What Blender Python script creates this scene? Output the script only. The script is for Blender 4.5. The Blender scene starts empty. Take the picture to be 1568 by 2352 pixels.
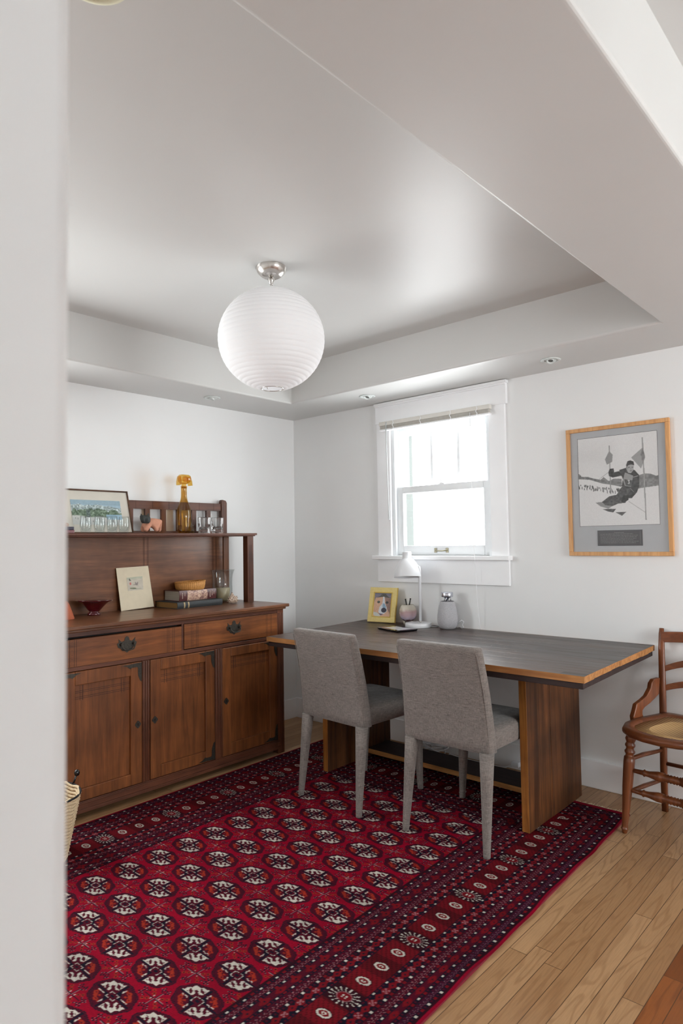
import bpy, bmesh, math, random
import numpy as np
from mathutils import Vector, Matrix
random.seed(7)
rng = np.random.default_rng(11)
SC = bpy.context.scene
COL = SC.collection
PI = math.pi

# ---------------------------------------------------------------- colour and materials
def lin(c):
    c = c / 255.0
    return c / 12.92 if c <= 0.04045 else ((c + 0.055) / 1.055) ** 2.4
def L3(c):
    return (lin(c[0]), lin(c[1]), lin(c[2]), 1.0)
def new_mat(name):
    m = bpy.data.materials.new(name); m.use_nodes = True
    nt = m.node_tree
    return m, nt, nt.nodes['Principled BSDF']
def N(nt, t, **kw):
    n = nt.nodes.new(t)
    for k, v in kw.items(): setattr(n, k, v)
    return n
def coords(nt, scale=(1, 1, 1), rot=(0, 0, 0), loc=(0, 0, 0)):
    tc = N(nt, 'ShaderNodeTexCoord'); mp = N(nt, 'ShaderNodeMapping')
    nt.links.new(tc.outputs['Object'], mp.inputs['Vector'])
    mp.inputs['Scale'].default_value = scale; mp.inputs['Rotation'].default_value = rot; mp.inputs['Location'].default_value = loc
    return mp
def noise(nt, vec, scale=5, detail=3, rough=.5, dist=0.0):
    n = N(nt, 'ShaderNodeTexNoise')
    n.inputs['Scale'].default_value = scale; n.inputs['Detail'].default_value = detail
    n.inputs['Roughness'].default_value = rough; n.inputs['Distortion'].default_value = dist
    nt.links.new(vec.outputs[0], n.inputs['Vector']); return n
def ramp(nt, fac, stops):
    r = N(nt, 'ShaderNodeValToRGB'); e = r.color_ramp.elements
    while len(e) < len(stops): e.new(0.5)
    for i, (p, c) in enumerate(stops):
        e[i].position = p; e[i].color = c
    nt.links.new(fac, r.inputs['Fac']); return r
def mixc(nt, a, b, fac, mode='MIX'):
    m = N(nt, 'ShaderNodeMix', data_type='RGBA', blend_type=mode)
    for inp, v in ((m.inputs[6], a), (m.inputs[7], b)):
        if hasattr(v, 'links') or hasattr(v, 'is_output'): nt.links.new(v, inp)
        else: inp.default_value = v
    if hasattr(fac, 'is_output'): nt.links.new(fac, m.inputs[0])
    else: m.inputs[0].default_value = fac
    return m.outputs[2]
def bump(nt, b, h, strength=.2, dist=.002):
    n = N(nt, 'ShaderNodeBump'); n.inputs['Strength'].default_value = strength; n.inputs['Distance'].default_value = dist
    nt.links.new(h, n.inputs['Height']); nt.links.new(n.outputs[0], b.inputs['Normal'])
def plain(name, c, rough=.5, metal=0, spec=.5, var=.05, nscale=20, bmp=0.0, coat=0):
    m, nt, b = new_mat(name)
    b.inputs['Roughness'].default_value = rough; b.inputs['Metallic'].default_value = metal
    b.inputs['Specular IOR Level'].default_value = spec; b.inputs['Coat Weight'].default_value = coat
    mp = coords(nt); n = noise(nt, mp, nscale, 3)
    lo = tuple(max(0, x * (1 - var)) for x in L3(c)[:3]) + (1,); hi = tuple(min(1, x * (1 + var)) for x in L3(c)[:3]) + (1,)
    r = ramp(nt, n.outputs['Fac'], [(0.3, lo), (0.7, hi)])
    nt.links.new(r.outputs[0], b.inputs['Base Color'])
    if bmp: bump(nt, b, n.outputs['Fac'], bmp, .001)
    return m
def wood(name, dark, light, axis='X', rough=.45, spec=.5, grain=26, stretch=14, bmp=.12, blot=.35):
    m, nt, b = new_mat(name)
    s = {'X': (1, stretch, stretch), 'Y': (stretch, 1, stretch), 'Z': (stretch, stretch, 1)}[axis]
    mp = coords(nt, s); n = noise(nt, mp, grain / 10, 6, .62, .6)
    mp2 = coords(nt, tuple(x * 5 if x > 1 else 2 for x in s)); n2 = noise(nt, mp2, 3, 2, .6)
    mp3 = coords(nt, (1, 1, 1)); n3 = noise(nt, mp3, 4, 3, .6)
    r = ramp(nt, n.outputs['Fac'], [(0.3, L3(dark)), (0.68, L3(light))])
    c = mixc(nt, r.outputs[0], L3(tuple(x * .62 for x in dark)), 0.0)
    mx = N(nt, 'ShaderNodeMath', operation='MULTIPLY'); mx.inputs[1].default_value = .26
    r2 = ramp(nt, n2.outputs['Fac'], [(0.52, (0, 0, 0, 1)), (0.7, (1, 1, 1, 1))])
    nt.links.new(r2.outputs[0], mx.inputs[0])
    c = mixc(nt, r.outputs[0], L3(tuple(x * .6 for x in dark)), mx.outputs[0])
    r3 = ramp(nt, n3.outputs['Fac'], [(0.35, (1 - blot,) * 3 + (1,)), (0.65, (1, 1, 1, 1))])
    c = mixc(nt, c, r3.outputs[0], 1.0, 'MULTIPLY')
    nt.links.new(c, b.inputs['Base Color'])
    b.inputs['Roughness'].default_value = rough; b.inputs['Specular IOR Level'].default_value = spec
    bump(nt, b, n2.outputs['Fac'], bmp, .0006)
    return m
def fabric(name, a, c, k=1.0):
    m, nt, b = new_mat(name)
    n1 = noise(nt, coords(nt, (12, 12, 210)), 3 * k, 4, .75); n2 = noise(nt, coords(nt, (210, 210, 10)), 3 * k, 4, .75)
    n3 = noise(nt, coords(nt), 9, 3)
    ad = N(nt, 'ShaderNodeMath', operation='ADD'); nt.links.new(n1.outputs['Fac'], ad.inputs[0]); nt.links.new(n2.outputs['Fac'], ad.inputs[1])
    ml = N(nt, 'ShaderNodeMath', operation='MULTIPLY'); ml.inputs[1].default_value = .5; nt.links.new(ad.outputs[0], ml.inputs[0])
    r = ramp(nt, ml.outputs[0], [(0.38, L3(a)), (0.62, L3(c))])
    r3 = ramp(nt, n3.outputs['Fac'], [(0.3, (.88, .88, .88, 1)), (0.7, (1, 1, 1, 1))])
    nt.links.new(mixc(nt, r.outputs[0], r3.outputs[0], 1.0, 'MULTIPLY'), b.inputs['Base Color'])
    b.inputs['Roughness'].default_value = .85; b.inputs['Sheen Weight'].default_value = .25; b.inputs['Specular IOR Level'].default_value = .25
    bump(nt, b, ml.outputs[0], .5, .0012)
    return m
def glass(name, c=(255, 255, 255), rough=0.0, ior=1.45, thin=False):
    m, nt, b = new_mat(name)
    if thin:
        out = nt.nodes['Material Output']; tr = N(nt, 'ShaderNodeBsdfTransparent'); gl = N(nt, 'ShaderNodeBsdfGlossy')
        tr.inputs[0].default_value = L3(c); gl.inputs['Roughness'].default_value = .02
        lw = N(nt, 'ShaderNodeLayerWeight'); pw = N(nt, 'ShaderNodeMath', operation='POWER'); pw.inputs[1].default_value = 5; nt.links.new(lw.outputs['Facing'], pw.inputs[0])
        ma = N(nt, 'ShaderNodeMath', operation='MULTIPLY_ADD'); ma.inputs[1].default_value = .9; ma.inputs[2].default_value = .045; nt.links.new(pw.outputs[0], ma.inputs[0])
        mx = N(nt, 'ShaderNodeMixShader')
        nt.links.new(ma.outputs[0], mx.inputs[0]); nt.links.new(tr.outputs[0], mx.inputs[1]); nt.links.new(gl.outputs[0], mx.inputs[2])
        nt.links.new(mx.outputs[0], out.inputs[0])
        return m
    b.inputs['Base Color'].default_value = L3(c); b.inputs['Transmission Weight'].default_value = 1
    b.inputs['Roughness'].default_value = rough; b.inputs['IOR'].default_value = ior
    return m
def attr_mat(name, rough=.6, spec=.3, sheen=0, bmp=0):
    m, nt, b = new_mat(name)
    a = N(nt, 'ShaderNodeAttribute'); a.attribute_name = 'Col'
    nt.links.new(a.outputs['Color'], b.inputs['Base Color'])
    b.inputs['Roughness'].default_value = rough; b.inputs['Specular IOR Level'].default_value = spec
    b.inputs['Sheen Weight'].default_value = sheen
    if bmp:
        n = noise(nt, coords(nt), 700, 2); bump(nt, b, n.outputs['Fac'], bmp, .002)
    return m

# ---------------------------------------------------------------- mesh helpers
OFF = {}
def T(v): return Vector(v)
def box(bm, x0, x1, y0, y1, z0, z1, mi=0):
    vs = [bm.verts.new(p) for p in ((x0, y0, z0), (x1, y0, z0), (x1, y1, z0), (x0, y1, z0), (x0, y0, z1), (x1, y0, z1), (x1, y1, z1), (x0, y1, z1))]
    fs = []
    for f in ((0, 3, 2, 1), (4, 5, 6, 7), (0, 1, 5, 4), (1, 2, 6, 5), (2, 3, 7, 6), (3, 0, 4, 7)):
        fc = bm.faces.new([vs[i] for i in f]); fc.material_index = mi; fs.append(fc)
    return fs
def hexa(bm, p, mi=0):
    vs = [bm.verts.new(q) for q in p]; fs = []
    for f in ((0, 3, 2, 1), (4, 5, 6, 7), (0, 1, 5, 4), (1, 2, 6, 5), (2, 3, 7, 6), (3, 0, 4, 7)):
        fc = bm.faces.new([vs[i] for i in f]); fc.material_index = mi; fs.append(fc)
    return fs
def lathe(bm, prof, seg=32, c=(0, 0, 0), axis=None, mi=0, cap=True, sx=1, sy=1, fn=None):
    c = Vector(c); rings = []
    M = Matrix.Identity(3)
    if axis is not None: M = Vector((0, 0, 1)).rotation_difference(Vector(axis).normalized()).to_matrix()
    for r, z in prof:
        ring = []
        for i in range(seg):
            a = 2 * PI * i / seg; rr = r if fn is None else r * fn(a, z)
            ring.append(bm.verts.new(c + M @ Vector((rr * math.cos(a) * sx, rr * math.sin(a) * sy, z))))
        rings.append(ring)
    for k in range(len(rings) - 1):
        for i in range(seg):
            f = bm.faces.new((rings[k][i], rings[k][(i + 1) % seg], rings[k + 1][(i + 1) % seg], rings[k + 1][i])); f.material_index = mi; f.smooth = True
    if cap:
        for ring, rev in ((rings[0], True), (rings[-1], False)):
            f = bm.faces.new(ring[::-1] if rev else ring); f.material_index = mi
def tube(bm, pts, r, seg=10, mi=0, cap=True):
    pts = [Vector(p) for p in pts]; n = len(pts)
    rs = r if isinstance(r, (list, tuple)) else [r] * n
    rings = []; up = Vector((0, 0, 1)); prev = None
    for i, p in enumerate(pts):
        d = (pts[min(i + 1, n - 1)] - pts[max(i - 1, 0)]).normalized()
        if prev is None:
            u = d.cross(up)
            if u.length < 1e-3: u = d.cross(Vector((1, 0, 0)))
            u.normalize()
        else:
            u = prev - d * prev.dot(d); u.normalize()
        prev = u; w = d.cross(u)
        rings.append([bm.verts.new(p + (u * math.cos(2 * PI * k / seg) + w * math.sin(2 * PI * k / seg)) * rs[i]) for k in range(seg)])
    for k in range(n - 1):
        for i in range(seg):
            f = bm.faces.new((rings[k][i], rings[k][(i + 1) % seg], rings[k + 1][(i + 1) % seg], rings[k + 1][i])); f.smooth = True; f.material_index = mi
    if cap:
        bm.faces.new(rings[0][::-1]).material_index = mi; bm.faces.new(rings[-1]).material_index = mi
def prism(bm, poly, to3, d, mi=0):
    """extrude a 2-D outline: to3 maps (u,v) to a point, d is the extrusion vector"""
    d = Vector(d); a = [bm.verts.new(Vector(to3(u, v))) for u, v in poly]; b = [bm.verts.new(x.co + d) for x in a]
    n = len(a); bm.faces.new(a[::-1]).material_index = mi; bm.faces.new(b).material_index = mi
    for i in range(n): bm.faces.new((a[i], a[(i + 1) % n], b[(i + 1) % n], b[i])).material_index = mi
def loft(bm, secs, seg_close=True, mi=0, smooth=True):
    rings = [[bm.verts.new(p) for p in s] for s in secs]; n = len(rings[0])
    for k in range(len(rings) - 1):
        for i in range(n):
            f = bm.faces.new((rings[k][i], rings[k][(i + 1) % n], rings[k + 1][(i + 1) % n], rings[k + 1][i])); f.smooth = smooth; f.material_index = mi
    f = bm.faces.new(rings[0][::-1]); f.smooth = smooth; f = bm.faces.new(rings[-1]); f.smooth = smooth
def bmn(): return bmesh.new()
def tagit(o, label=None, cat=None, group=None, kind=None):
    if label: o['label'] = label
    if cat: o['category'] = cat
    if group: o['group'] = group
    if kind: o['kind'] = kind
    return o
def thing(name, label, cat, loc=(0, 0, 0), rz=0, group=None, local=False):
    o = bpy.data.objects.new(name, None); COL.objects.link(o); o.empty_display_size = .05
    o.location = loc; o.rotation_euler = (0, 0, rz); tagit(o, label, cat, group)
    OFF[o.name] = Vector((0, 0, 0)) if local else Vector(loc)
    return o
def obj(name, bm, mats, parent=None, smooth=None, bevel=0, bseg=2, label=None, cat=None, group=None, kind=None, sub=0, origin=None, normals=True):
    me = bpy.data.meshes.new(name)
    if normals: bmesh.ops.recalc_face_normals(bm, faces=bm.faces[:])
    off = OFF[parent.name] if parent is not None else Vector(origin or (0, 0, 0))
    if off.length > 0: bmesh.ops.translate(bm, verts=bm.verts[:], vec=-off)
    if smooth is not None:
        for f in bm.faces: f.smooth = smooth
    bm.to_mesh(me); bm.free()
    o = bpy.data.objects.new(name, me); COL.objects.link(o)
    for m in (mats if isinstance(mats, (list, tuple)) else [mats]): me.materials.append(m)
    if parent is not None: o.parent = parent; OFF[o.name] = OFF[parent.name]
    else: o.location = off; OFF[o.name] = off
    if bevel:
        b = o.modifiers.new('Bevel', 'BEVEL'); b.width = bevel; b.segments = bseg; b.limit_method = 'ANGLE'; b.angle_limit = math.radians(40)
    if sub:
        s = o.modifiers.new('Subdivision', 'SUBSURF'); s.levels = sub; s.render_levels = sub
    return tagit(o, label, cat, group, kind)
def dup(root, loc, rz=None, label=None):
    r = root.copy(); COL.objects.link(r); r.location = loc
    if rz is not None: r.rotation_euler = (0, 0, rz)
    if label: r['label'] = label
    for ch in list(root.children):
        c = ch.copy(); COL.objects.link(c); c.parent = r
        for g in ch.children:
            d = g.copy(); COL.objects.link(d); d.parent = c
    return r
def vnoise(nx, ny, cx, cy, seed):
    r = np.random.default_rng(seed); g = r.random((cy + 2, cx + 2))
    x = np.linspace(0, cx, nx, endpoint=False); y = np.linspace(0, cy, ny, endpoint=False)
    xi = x.astype(int); yi = y.astype(int); fx = x - xi; fy = y - yi
    fx = fx * fx * (3 - 2 * fx); fy = (fy * fy * (3 - 2 * fy))[:, None]
    a = g[np.ix_(yi, xi)]; b = g[np.ix_(yi, xi + 1)]; c = g[np.ix_(yi + 1, xi)]; d = g[np.ix_(yi + 1, xi + 1)]
    return (a * (1 - fx) + b * fx) * (1 - fy) + (c * (1 - fx) + d * fx) * fy
def linarr(a):
    a = np.clip(a, 0, 255) / 255.0
    return np.where(a <= .04045, a / 12.92, ((a + .055) / 1.055) ** 2.4)
def raster(name, img, bl, br, tr, tl, mat, parent, label=None, zfun=None, lift=None):
    """img[ny,nx,3] sRGB 0-255, row 0 at the bottom; a grid mesh carrying the colours as its own colour layer"""
    ny, nx, _ = img.shape
    off = OFF[parent.name] if parent is not None else Vector((0, 0, 0))
    u = np.linspace(0, 1, nx)[None, :, None]; v = np.linspace(0, 1, ny)[:, None, None]
    bl, br, tr, tl = [np.array(p, float) for p in (bl, br, tr, tl)]
    P = (bl * (1 - u) + br * u) * (1 - v) + (tl * (1 - u) + tr * u) * v
    if lift is not None: P = P + lift
    P = (P - np.array(off)).reshape(-1, 3)
    idx = np.arange(nx * ny).reshape(ny, nx)
    F = np.stack([idx[:-1, :-1], idx[:-1, 1:], idx[1:, 1:], idx[1:, :-1]], -1).reshape(-1, 4)
    me = bpy.data.meshes.new(name); me.vertices.add(len(P)); me.vertices.foreach_set('co', P.astype(np.float32).ravel())
    me.loops.add(F.size); me.loops.foreach_set('vertex_index', F.astype(np.int32).ravel())
    me.polygons.add(len(F)); me.polygons.foreach_set('loop_start', (np.arange(len(F)) * 4).astype(np.int32))
    me.update(calc_edges=True)
    at = me.color_attributes.new('Col', 'FLOAT_COLOR', 'POINT')
    rgba = np.ones((nx * ny, 4), np.float32); rgba[:, :3] = linarr(img.reshape(-1, 3))
    at.data.foreach_set('color', rgba.ravel()); me.validate()
    o = bpy.data.objects.new(name, me); COL.objects.link(o); me.materials.append(mat)
    if parent is not None: o.parent = parent; OFF[o.name] = OFF[parent.name]
    if label: o['label'] = label
    return o
def fillpoly(img, poly, col, a=1.0):
    ny, nx, _ = img.shape; X, Y = np.meshgrid(np.linspace(0, 1, nx), np.linspace(0, 1, ny)); ins = np.zeros((ny, nx), bool)
    n = len(poly)
    for i in range(n):
        x0, y0 = poly[i]; x1, y1 = poly[(i + 1) % n]
        if y0 == y1: continue
        c = ((y0 > Y) != (y1 > Y)) & (X < (x1 - x0) * (Y - y0) / (y1 - y0) + x0); ins ^= c
    img[ins] = img[ins] * (1 - a) + np.array(col, float) * a
def fillell(img, cx, cy, rx, ry, col):
    ny, nx, _ = img.shape; X, Y = np.meshgrid(np.linspace(0, 1, nx), np.linspace(0, 1, ny))
    img[((X - cx) / rx) ** 2 + ((Y - cy) / ry) ** 2 < 1] = col
def line(img, p, q, w, col):
    p = np.array(p, float); q = np.array(q, float); d = q - p; n = np.array([-d[1], d[0]]) / np.hypot(*d) * w / 2
    fillpoly(img, [tuple(p + n), tuple(q + n), tuple(q - n), tuple(p - n)], col)

# ---------------------------------------------------------------- materials in use
M = {}
def wallpaint(name, c, rough, spec, b=.12):
    m, nt, bs = new_mat(name)
    n = noise(nt, coords(nt), 260, 2, .5); n2 = noise(nt, coords(nt), 2.2, 3, .5)
    r = ramp(nt, n2.outputs['Fac'], [(0.3, tuple(x * .975 for x in L3(c)[:3]) + (1,)), (0.7, L3(c))])
    nt.links.new(r.outputs[0], bs.inputs['Base Color']); bs.inputs['Roughness'].default_value = rough; bs.inputs['Specular IOR Level'].default_value = spec
    bump(nt, bs, n.outputs['Fac'], b, .001)
    return m
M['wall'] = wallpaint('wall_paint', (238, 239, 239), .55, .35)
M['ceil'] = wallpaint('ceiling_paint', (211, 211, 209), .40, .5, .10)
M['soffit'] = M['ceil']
M['trim'] = plain('trim_paint', (247, 248, 250), .35, var=.015, nscale=6)
M['sash'] = plain('sash_paint', (236, 239, 241), .35, var=.01)
M['cream_trim'] = plain('aged_trim_paint', (222, 219, 212), .4, var=.03)
M['green'] = plain('green_exterior_paint', (10, 27, 19), .5, var=.08, nscale=40)
M['mah'] = wood('sideboard_wood', (98, 54, 27), (142, 84, 43), 'Z', .42, .4)
M['mahY'] = wood('sideboard_wood_across', (106, 58, 29), (154, 92, 47), 'Y', .42, .4)
M['mahd'] = wood('sideboard_dark_wood', (80, 44, 31), (116, 68, 46), 'Y', .45, .4)
M['mahdz'] = wood('sideboard_dark_wood_upright', (80, 44, 30), (118, 69, 45), 'Z', .45, .4)
M['mahtop'] = wood('sideboard_top_wood', (102, 62, 41), (138, 90, 59), 'Y', .3, .5)
M['groove'] = plain('incised_groove_shade', (52, 24, 16), .7)  # dark tone painted in for the shade inside cut lines
M['black'] = plain('black_parts_and_gap_shade', (14, 12, 12), .8)  # serves real black parts and the painted shade in gaps
M['brassd'] = plain('tarnished_brass', (70, 66, 60), .45, .75, var=.25, nscale=120)
M['dtop'] = None
M['sawn'] = wood('sawn_oak_edge', (158, 102, 56), (204, 146, 88), 'X', .6, .3, bmp=.3)
M['deskdark'] = wood('desk_dark_underlayer', (46, 34, 34), (66, 50, 48), 'X', .6, .3)
M['panel'] = wood('desk_panel_wood', (58, 32, 18), (122, 74, 38), 'Z', .5, .35, grain=18, stretch=22, bmp=.3, blot=.5)
M['panedge'] = wood('desk_panel_front_edge', (142, 84, 34), (196, 130, 60), 'Z', .5, .35, bmp=.2)
M['fab'] = fabric('grey_brown_linen', (86, 79, 75), (154, 145, 139))
M['maple'] = wood('maple_chair_wood', (98, 52, 28), (146, 84, 48), 'Z', .3, .5, blot=.3)
M['mapleh'] = wood('maple_chair_wood_across', (92, 48, 26), (136, 78, 44), 'X', .3, .5, blot=.3)
M['white_metal'] = plain('white_enamel', (226, 227, 230), .3, var=.01)
M['chrome'] = plain('brushed_nickel', (205, 200, 195), .25, 1.0, var=.05, nscale=60)
M['alu'] = plain('polished_aluminium', (215, 218, 228), .18, 1.0, var=.03)
M['picframe'] = wood('light_beech_frame', (206, 150, 96), (230, 178, 122), 'Z', .4, .4, bmp=.05, blot=.1)
M['matgrey'] = plain('grey_mount_board', (186, 189, 192), .7, var=.02)
M['plaque'] = plain('dark_engraved_plaque', (70, 69, 72), .4)
M['engr'] = plain('engraved_pale_letters', (150, 148, 148), .5)
M['glass'] = glass('clear_glass')
M['pane'] = glass('window_pane_glass', (255, 255, 255), thin=True)
M['picglass'] = glass('picture_glass', (250, 250, 250), thin=True)
M['amber'] = glass('amber_glass', (236, 217, 168), thin=True)
M['stopper'] = glass('amber_stopper_glass', (244, 218, 150), thin=True)
M['tglass'] = glass('thin_clear_glass', (247, 249, 249), thin=True)
# ---------------------------------------------------------------- the room
H = 2.197; HT = 2.442; HL = 2.453; DX = 3.147; DY = -4.4; LX = 6.6; LY = -6.2
WT = .14
def wall_y(name, y0, y1, x0, x1, z1, holes, mat=None):
    """a wall between y0 and y1 with rectangular window holes (xa, xb, za, zb)"""
    bm = bmn(); xs = x0
    for xa, xb, za, zb in holes:
        box(bm, xs, xa, y0, y1, 0, z1); box(bm, xa, xb, y0, y1, 0, za); box(bm, xa, xb, y0, y1, zb, z1); xs = xb
    box(bm, xs, x1, y0, y1, 0, z1)
    return obj(name, bm, mat or M['wall'], kind='structure')
def wall_x(name, x0, x1, y0, y1, z1, holes):
    bm = bmn(); ys = y0
    for ya, yb, za, zb in holes:
        box(bm, x0, x1, ys, ya, 0, z1); box(bm, x0, x1, ya, yb, 0, za); box(bm, x0, x1, ya, yb, zb, z1); ys = yb
    box(bm, x0, x1, ys, y1, 0, z1)
    return obj(name, bm, M['wall'], kind='structure')
WX0, WX1, WZ0, WZ1 = .93, 1.655, 1.187, 2.05
wall_y('wall_back', 0, WT, -WT, LX + WT, 2.6, [(WX0, WX1, WZ0, WZ1)])
LW = (-3.38, -2.25, .85, 2.1)
wall_x('wall_left', -WT, 0, DY - WT, 0, 2.6, [LW])
FW = (.75, 2.35, .75, 2.05)
wall_y('wall_front', DY - WT, DY, 0, DX - .127, 2.6, [])
RW = [(-2.5, -.3, .6, 2.05)]
wall_x('wall_right', LX, LX + WT, LY - WT, 0, 2.6, RW)
wall_x('wall_light_block', 4.5, 4.62, LY, -2.25, 2.6, [])  # unseen wall, added to keep the right window's light off the partition
SW_FILL = (3.19, 4.05, .9, 2.25)  # unseen rear opening, added to brighten the back wall
wall_y('wall_rear', LY - WT, LY, DX - .127, LX, 2.6, [SW_FILL])
bm = bmn(); box(bm, DX - .127, DX, LY, -3.218, 0, H + .01)
obj('wall_partition', bm, M['wall'], bevel=.012, bseg=4, kind='structure')

# ceiling of the tray: a ring of soffit, upright inner faces and the raised field
def ceiling():
    bm = bmn()
    O = [(0, DY), (DX, DY), (DX, 0), (0, 0)]; I = [(.431, -3.35), (2.723, -3.35), (2.723, -.432), (.431, -.432)]
    ob = [bm.verts.new((x, y, H)) for x, y in O]; ib = [bm.verts.new((x, y, H)) for x, y in I]; it = [bm.verts.new((x, y, HT)) for x, y in I]
    ot = [bm.verts.new((x, y, 2.6)) for x, y in O]
    for k in range(4):
        j = (k + 1) % 4
        bm.faces.new((ob[k], ob[j], ib[j], ib[k])); bm.faces.new((ib[k], ib[j], it[j], it[k])); bm.faces.new((ob[j], ob[k], ot[k], ot[j]))
    bm.faces.new(it)
    bm.faces.new(ot)
    ed = [e for e in bm.edges if all(v in ib for v in e.verts) or (set(e.verts) == {ob[1], ob[2]}) or (e.verts[0] in ib and e.verts[1] in it) or (e.verts[1] in ib and e.verts[0] in it)]
    bmesh.ops.bevel(bm, geom=ed, offset=.011, segments=4, affect='EDGES', profile=.5)
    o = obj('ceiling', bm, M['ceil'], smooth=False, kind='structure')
    return o
ceiling()
bm = bmn(); box(bm, DX, LX, LY, 0, HL, 2.6); box(bm, DX - .127, DX, LY, DY, H, 2.6)
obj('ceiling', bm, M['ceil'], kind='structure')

# floors: strip oak running front to back, an orange older floor beyond the cased opening
def floormat(name, c1, c2, off, w, ln, grainc, rough=.38, cath=.36):
    m, nt, b = new_mat(name)
    tc = N(nt, 'ShaderNodeTexCoord'); sp = N(nt, 'ShaderNodeSeparateXYZ'); nt.links.new(tc.outputs['Object'], sp.inputs[0])
    cb = N(nt, 'ShaderNodeCombineXYZ'); ad = N(nt, 'ShaderNodeMath', operation='ADD'); ad.inputs[1].default_value = off
    nt.links.new(sp.outputs['X'], ad.inputs[0]); nt.links.new(sp.outputs['Y'], cb.inputs['X']); nt.links.new(ad.outputs[0], cb.inputs['Y'])
    br = N(nt, 'ShaderNodeTexBrick'); nt.links.new(cb.outputs[0], br.inputs['Vector'])
    br.inputs['Scale'].default_value = 1; br.inputs['Brick Width'].default_value = ln; br.inputs['Row Height'].default_value = w
    br.inputs['Mortar Size'].default_value = .0011; br.inputs['Mortar Smooth'].default_value = .3; br.offset = .37; br.offset_frequency = 2; br.squash = .7; br.squash_frequency = 3
    br.inputs['Color1'].default_value = (0, 0, 0, 1); br.inputs['Color2'].default_value = (1, 1, 1, 1); br.inputs['Mortar'].default_value = (.5, .5, .5, 1)
    # board index gives each board its own shift of the grain
    row = N(nt, 'ShaderNodeMath', operation='DIVIDE'); row.inputs[1].default_value = w; nt.links.new(ad.outputs[0], row.inputs[0])
    fl = N(nt, 'ShaderNodeMath', operation='FLOOR'); nt.links.new(row.outputs[0], fl.inputs[0])
    ra = N(nt, 'ShaderNodeMath', operation='ADD'); nt.links.new(fl.outputs[0], ra.inputs[0])
    sc = N(nt, 'ShaderNodeMath', operation='MULTIPLY'); sc.inputs[1].default_value = 7.3; nt.links.new(br.outputs['Color'], sc.inputs[0]); nt.links.new(sc.outputs[0], ra.inputs[1])
    cz = N(nt, 'ShaderNodeCombineXYZ')
    sx = N(nt, 'ShaderNodeMath', operation='MULTIPLY'); sx.inputs[1].default_value = 9; nt.links.new(sp.outputs['X'], sx.inputs[0])
    nt.links.new(sx.outputs[0], cz.inputs['X']); nt.links.new(sp.outputs['Y'], cz.inputs['Y']); nt.links.new(ra.outputs[0], cz.inputs['Z'])
    n = noise(nt, cz, 1.1, 2, .5, .3)
    wv = N(nt, 'ShaderNodeMath', operation='MULTIPLY'); wv.inputs[1].default_value = 85; nt.links.new(n.outputs['Fac'], wv.inputs[0])
    sn = N(nt, 'ShaderNodeMath', operation='SINE'); nt.links.new(wv.outputs[0], sn.inputs[0])
    r0 = ramp(nt, sn.outputs[0], [(0.35, (0, 0, 0, 1)), (1.0, (1, 1, 1, 1))])
    fine = noise(nt, coords(nt, (300, 12, 1)), 1, 3, .6)
    base = mixc(nt, L3(c1), L3(c2), br.outputs['Color'])
    mm = N(nt, 'ShaderNodeMath', operation='MULTIPLY'); mm.inputs[1].default_value = cath; nt.links.new(r0.outputs[0], mm.inputs[0])
    c = mixc(nt, base, L3(grainc), mm.outputs[0])
    rf = ramp(nt, fine.outputs['Fac'], [(0.3, (.84, .84, .84, 1)), (0.6, (1, 1, 1, 1))])
    c = mixc(nt, c, rf.outputs[0], 1.0, 'MULTIPLY')
    c = mixc(nt, c, L3((66, 44, 26)), br.outputs['Fac'])
    nt.links.new(c, b.inputs['Base Color']); b.inputs['Roughness'].default_value = rough; b.inputs['Specular IOR Level'].default_value = .45
    bump(nt, b, br.outputs['Fac'], -.25, .001)
    return m
M['oak'] = floormat('strip_oak', (156, 116, 78), (192, 154, 114), -2.921 + 60 * .0575, .0575, 1.5, (132, 92, 58))
M['oak2'] = floormat('old_orange_strip_oak', (120, 66, 26), (146, 84, 38), -2.921 + 60 * .0575, .0575, .8, (84, 44, 18))
bm = bmn(); box(bm, 0, 2.921, DY, 0, -.03, 0); obj('floor', bm, M['oak'], kind='structure')
bm = bmn(); box(bm, 2.921, LX, DY, 0, -.03, 0); box(bm, DX - .127, LX, LY, DY, -.03, 0); obj('floor', bm, M['oak2'], kind='structure')
bm = bmn(); box(bm, 0, LX, -.016, 0, 0, .141); obj('baseboard_back', bm, M['trim'], bevel=.004, kind='structure')
bm = bmn(); box(bm, 0, .016, DY, -.016, 0, .141); obj('baseboard_left', bm, M['trim'], bevel=.004, kind='structure')

# ---------------------------------------------------------------- the sash window in the back wall
win = bpy.data.objects.new('window_1', None); COL.objects.link(win); win.location = (1.29, 0, 1.19); OFF['window_1'] = Vector((1.29, 0, 1.19))
tagit(win, 'white painted sash window over the desk, three panes above one', 'window', kind='structure')
bm = bmn()   # casing
box(bm, .812, 1.770, -.024, 0, 2.058, 2.168); box(bm, .812, 1.770, -.030, 0, 2.168, 2.178)
box(bm, .806, 1.776, -.034, 0, 2.178, 2.194)
box(bm, .818, .925, -.02, 0, 1.186, 2.058); box(bm, 1.655, 1.757, -.02, 0, 1.186, 2.058)
obj('window_frame', bm, M['trim'], win, bevel=.002)
bm = bmn(); box(bm, .785, 1.775, -.05, .03, 1.163, 1.187); obj('window_stool', bm, M['trim'], win, bevel=.003)
bm = bmn(); box(bm, .808, 1.762, -.018, 0, 1.017, 1.163); obj('window_apron', bm, M['trim'], win, bevel=.003)
bm = bmn()   # jambs and stops
box(bm, WX0, .938, 0, .105, WZ0, WZ1); box(bm, 1.647, WX1, 0, .105, WZ0, WZ1); box(bm, WX0, WX1, 0, .105, 2.038, WZ1); box(bm, WX0, WX1, .02, .14, WZ0 - .02, WZ0 + .004)
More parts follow.
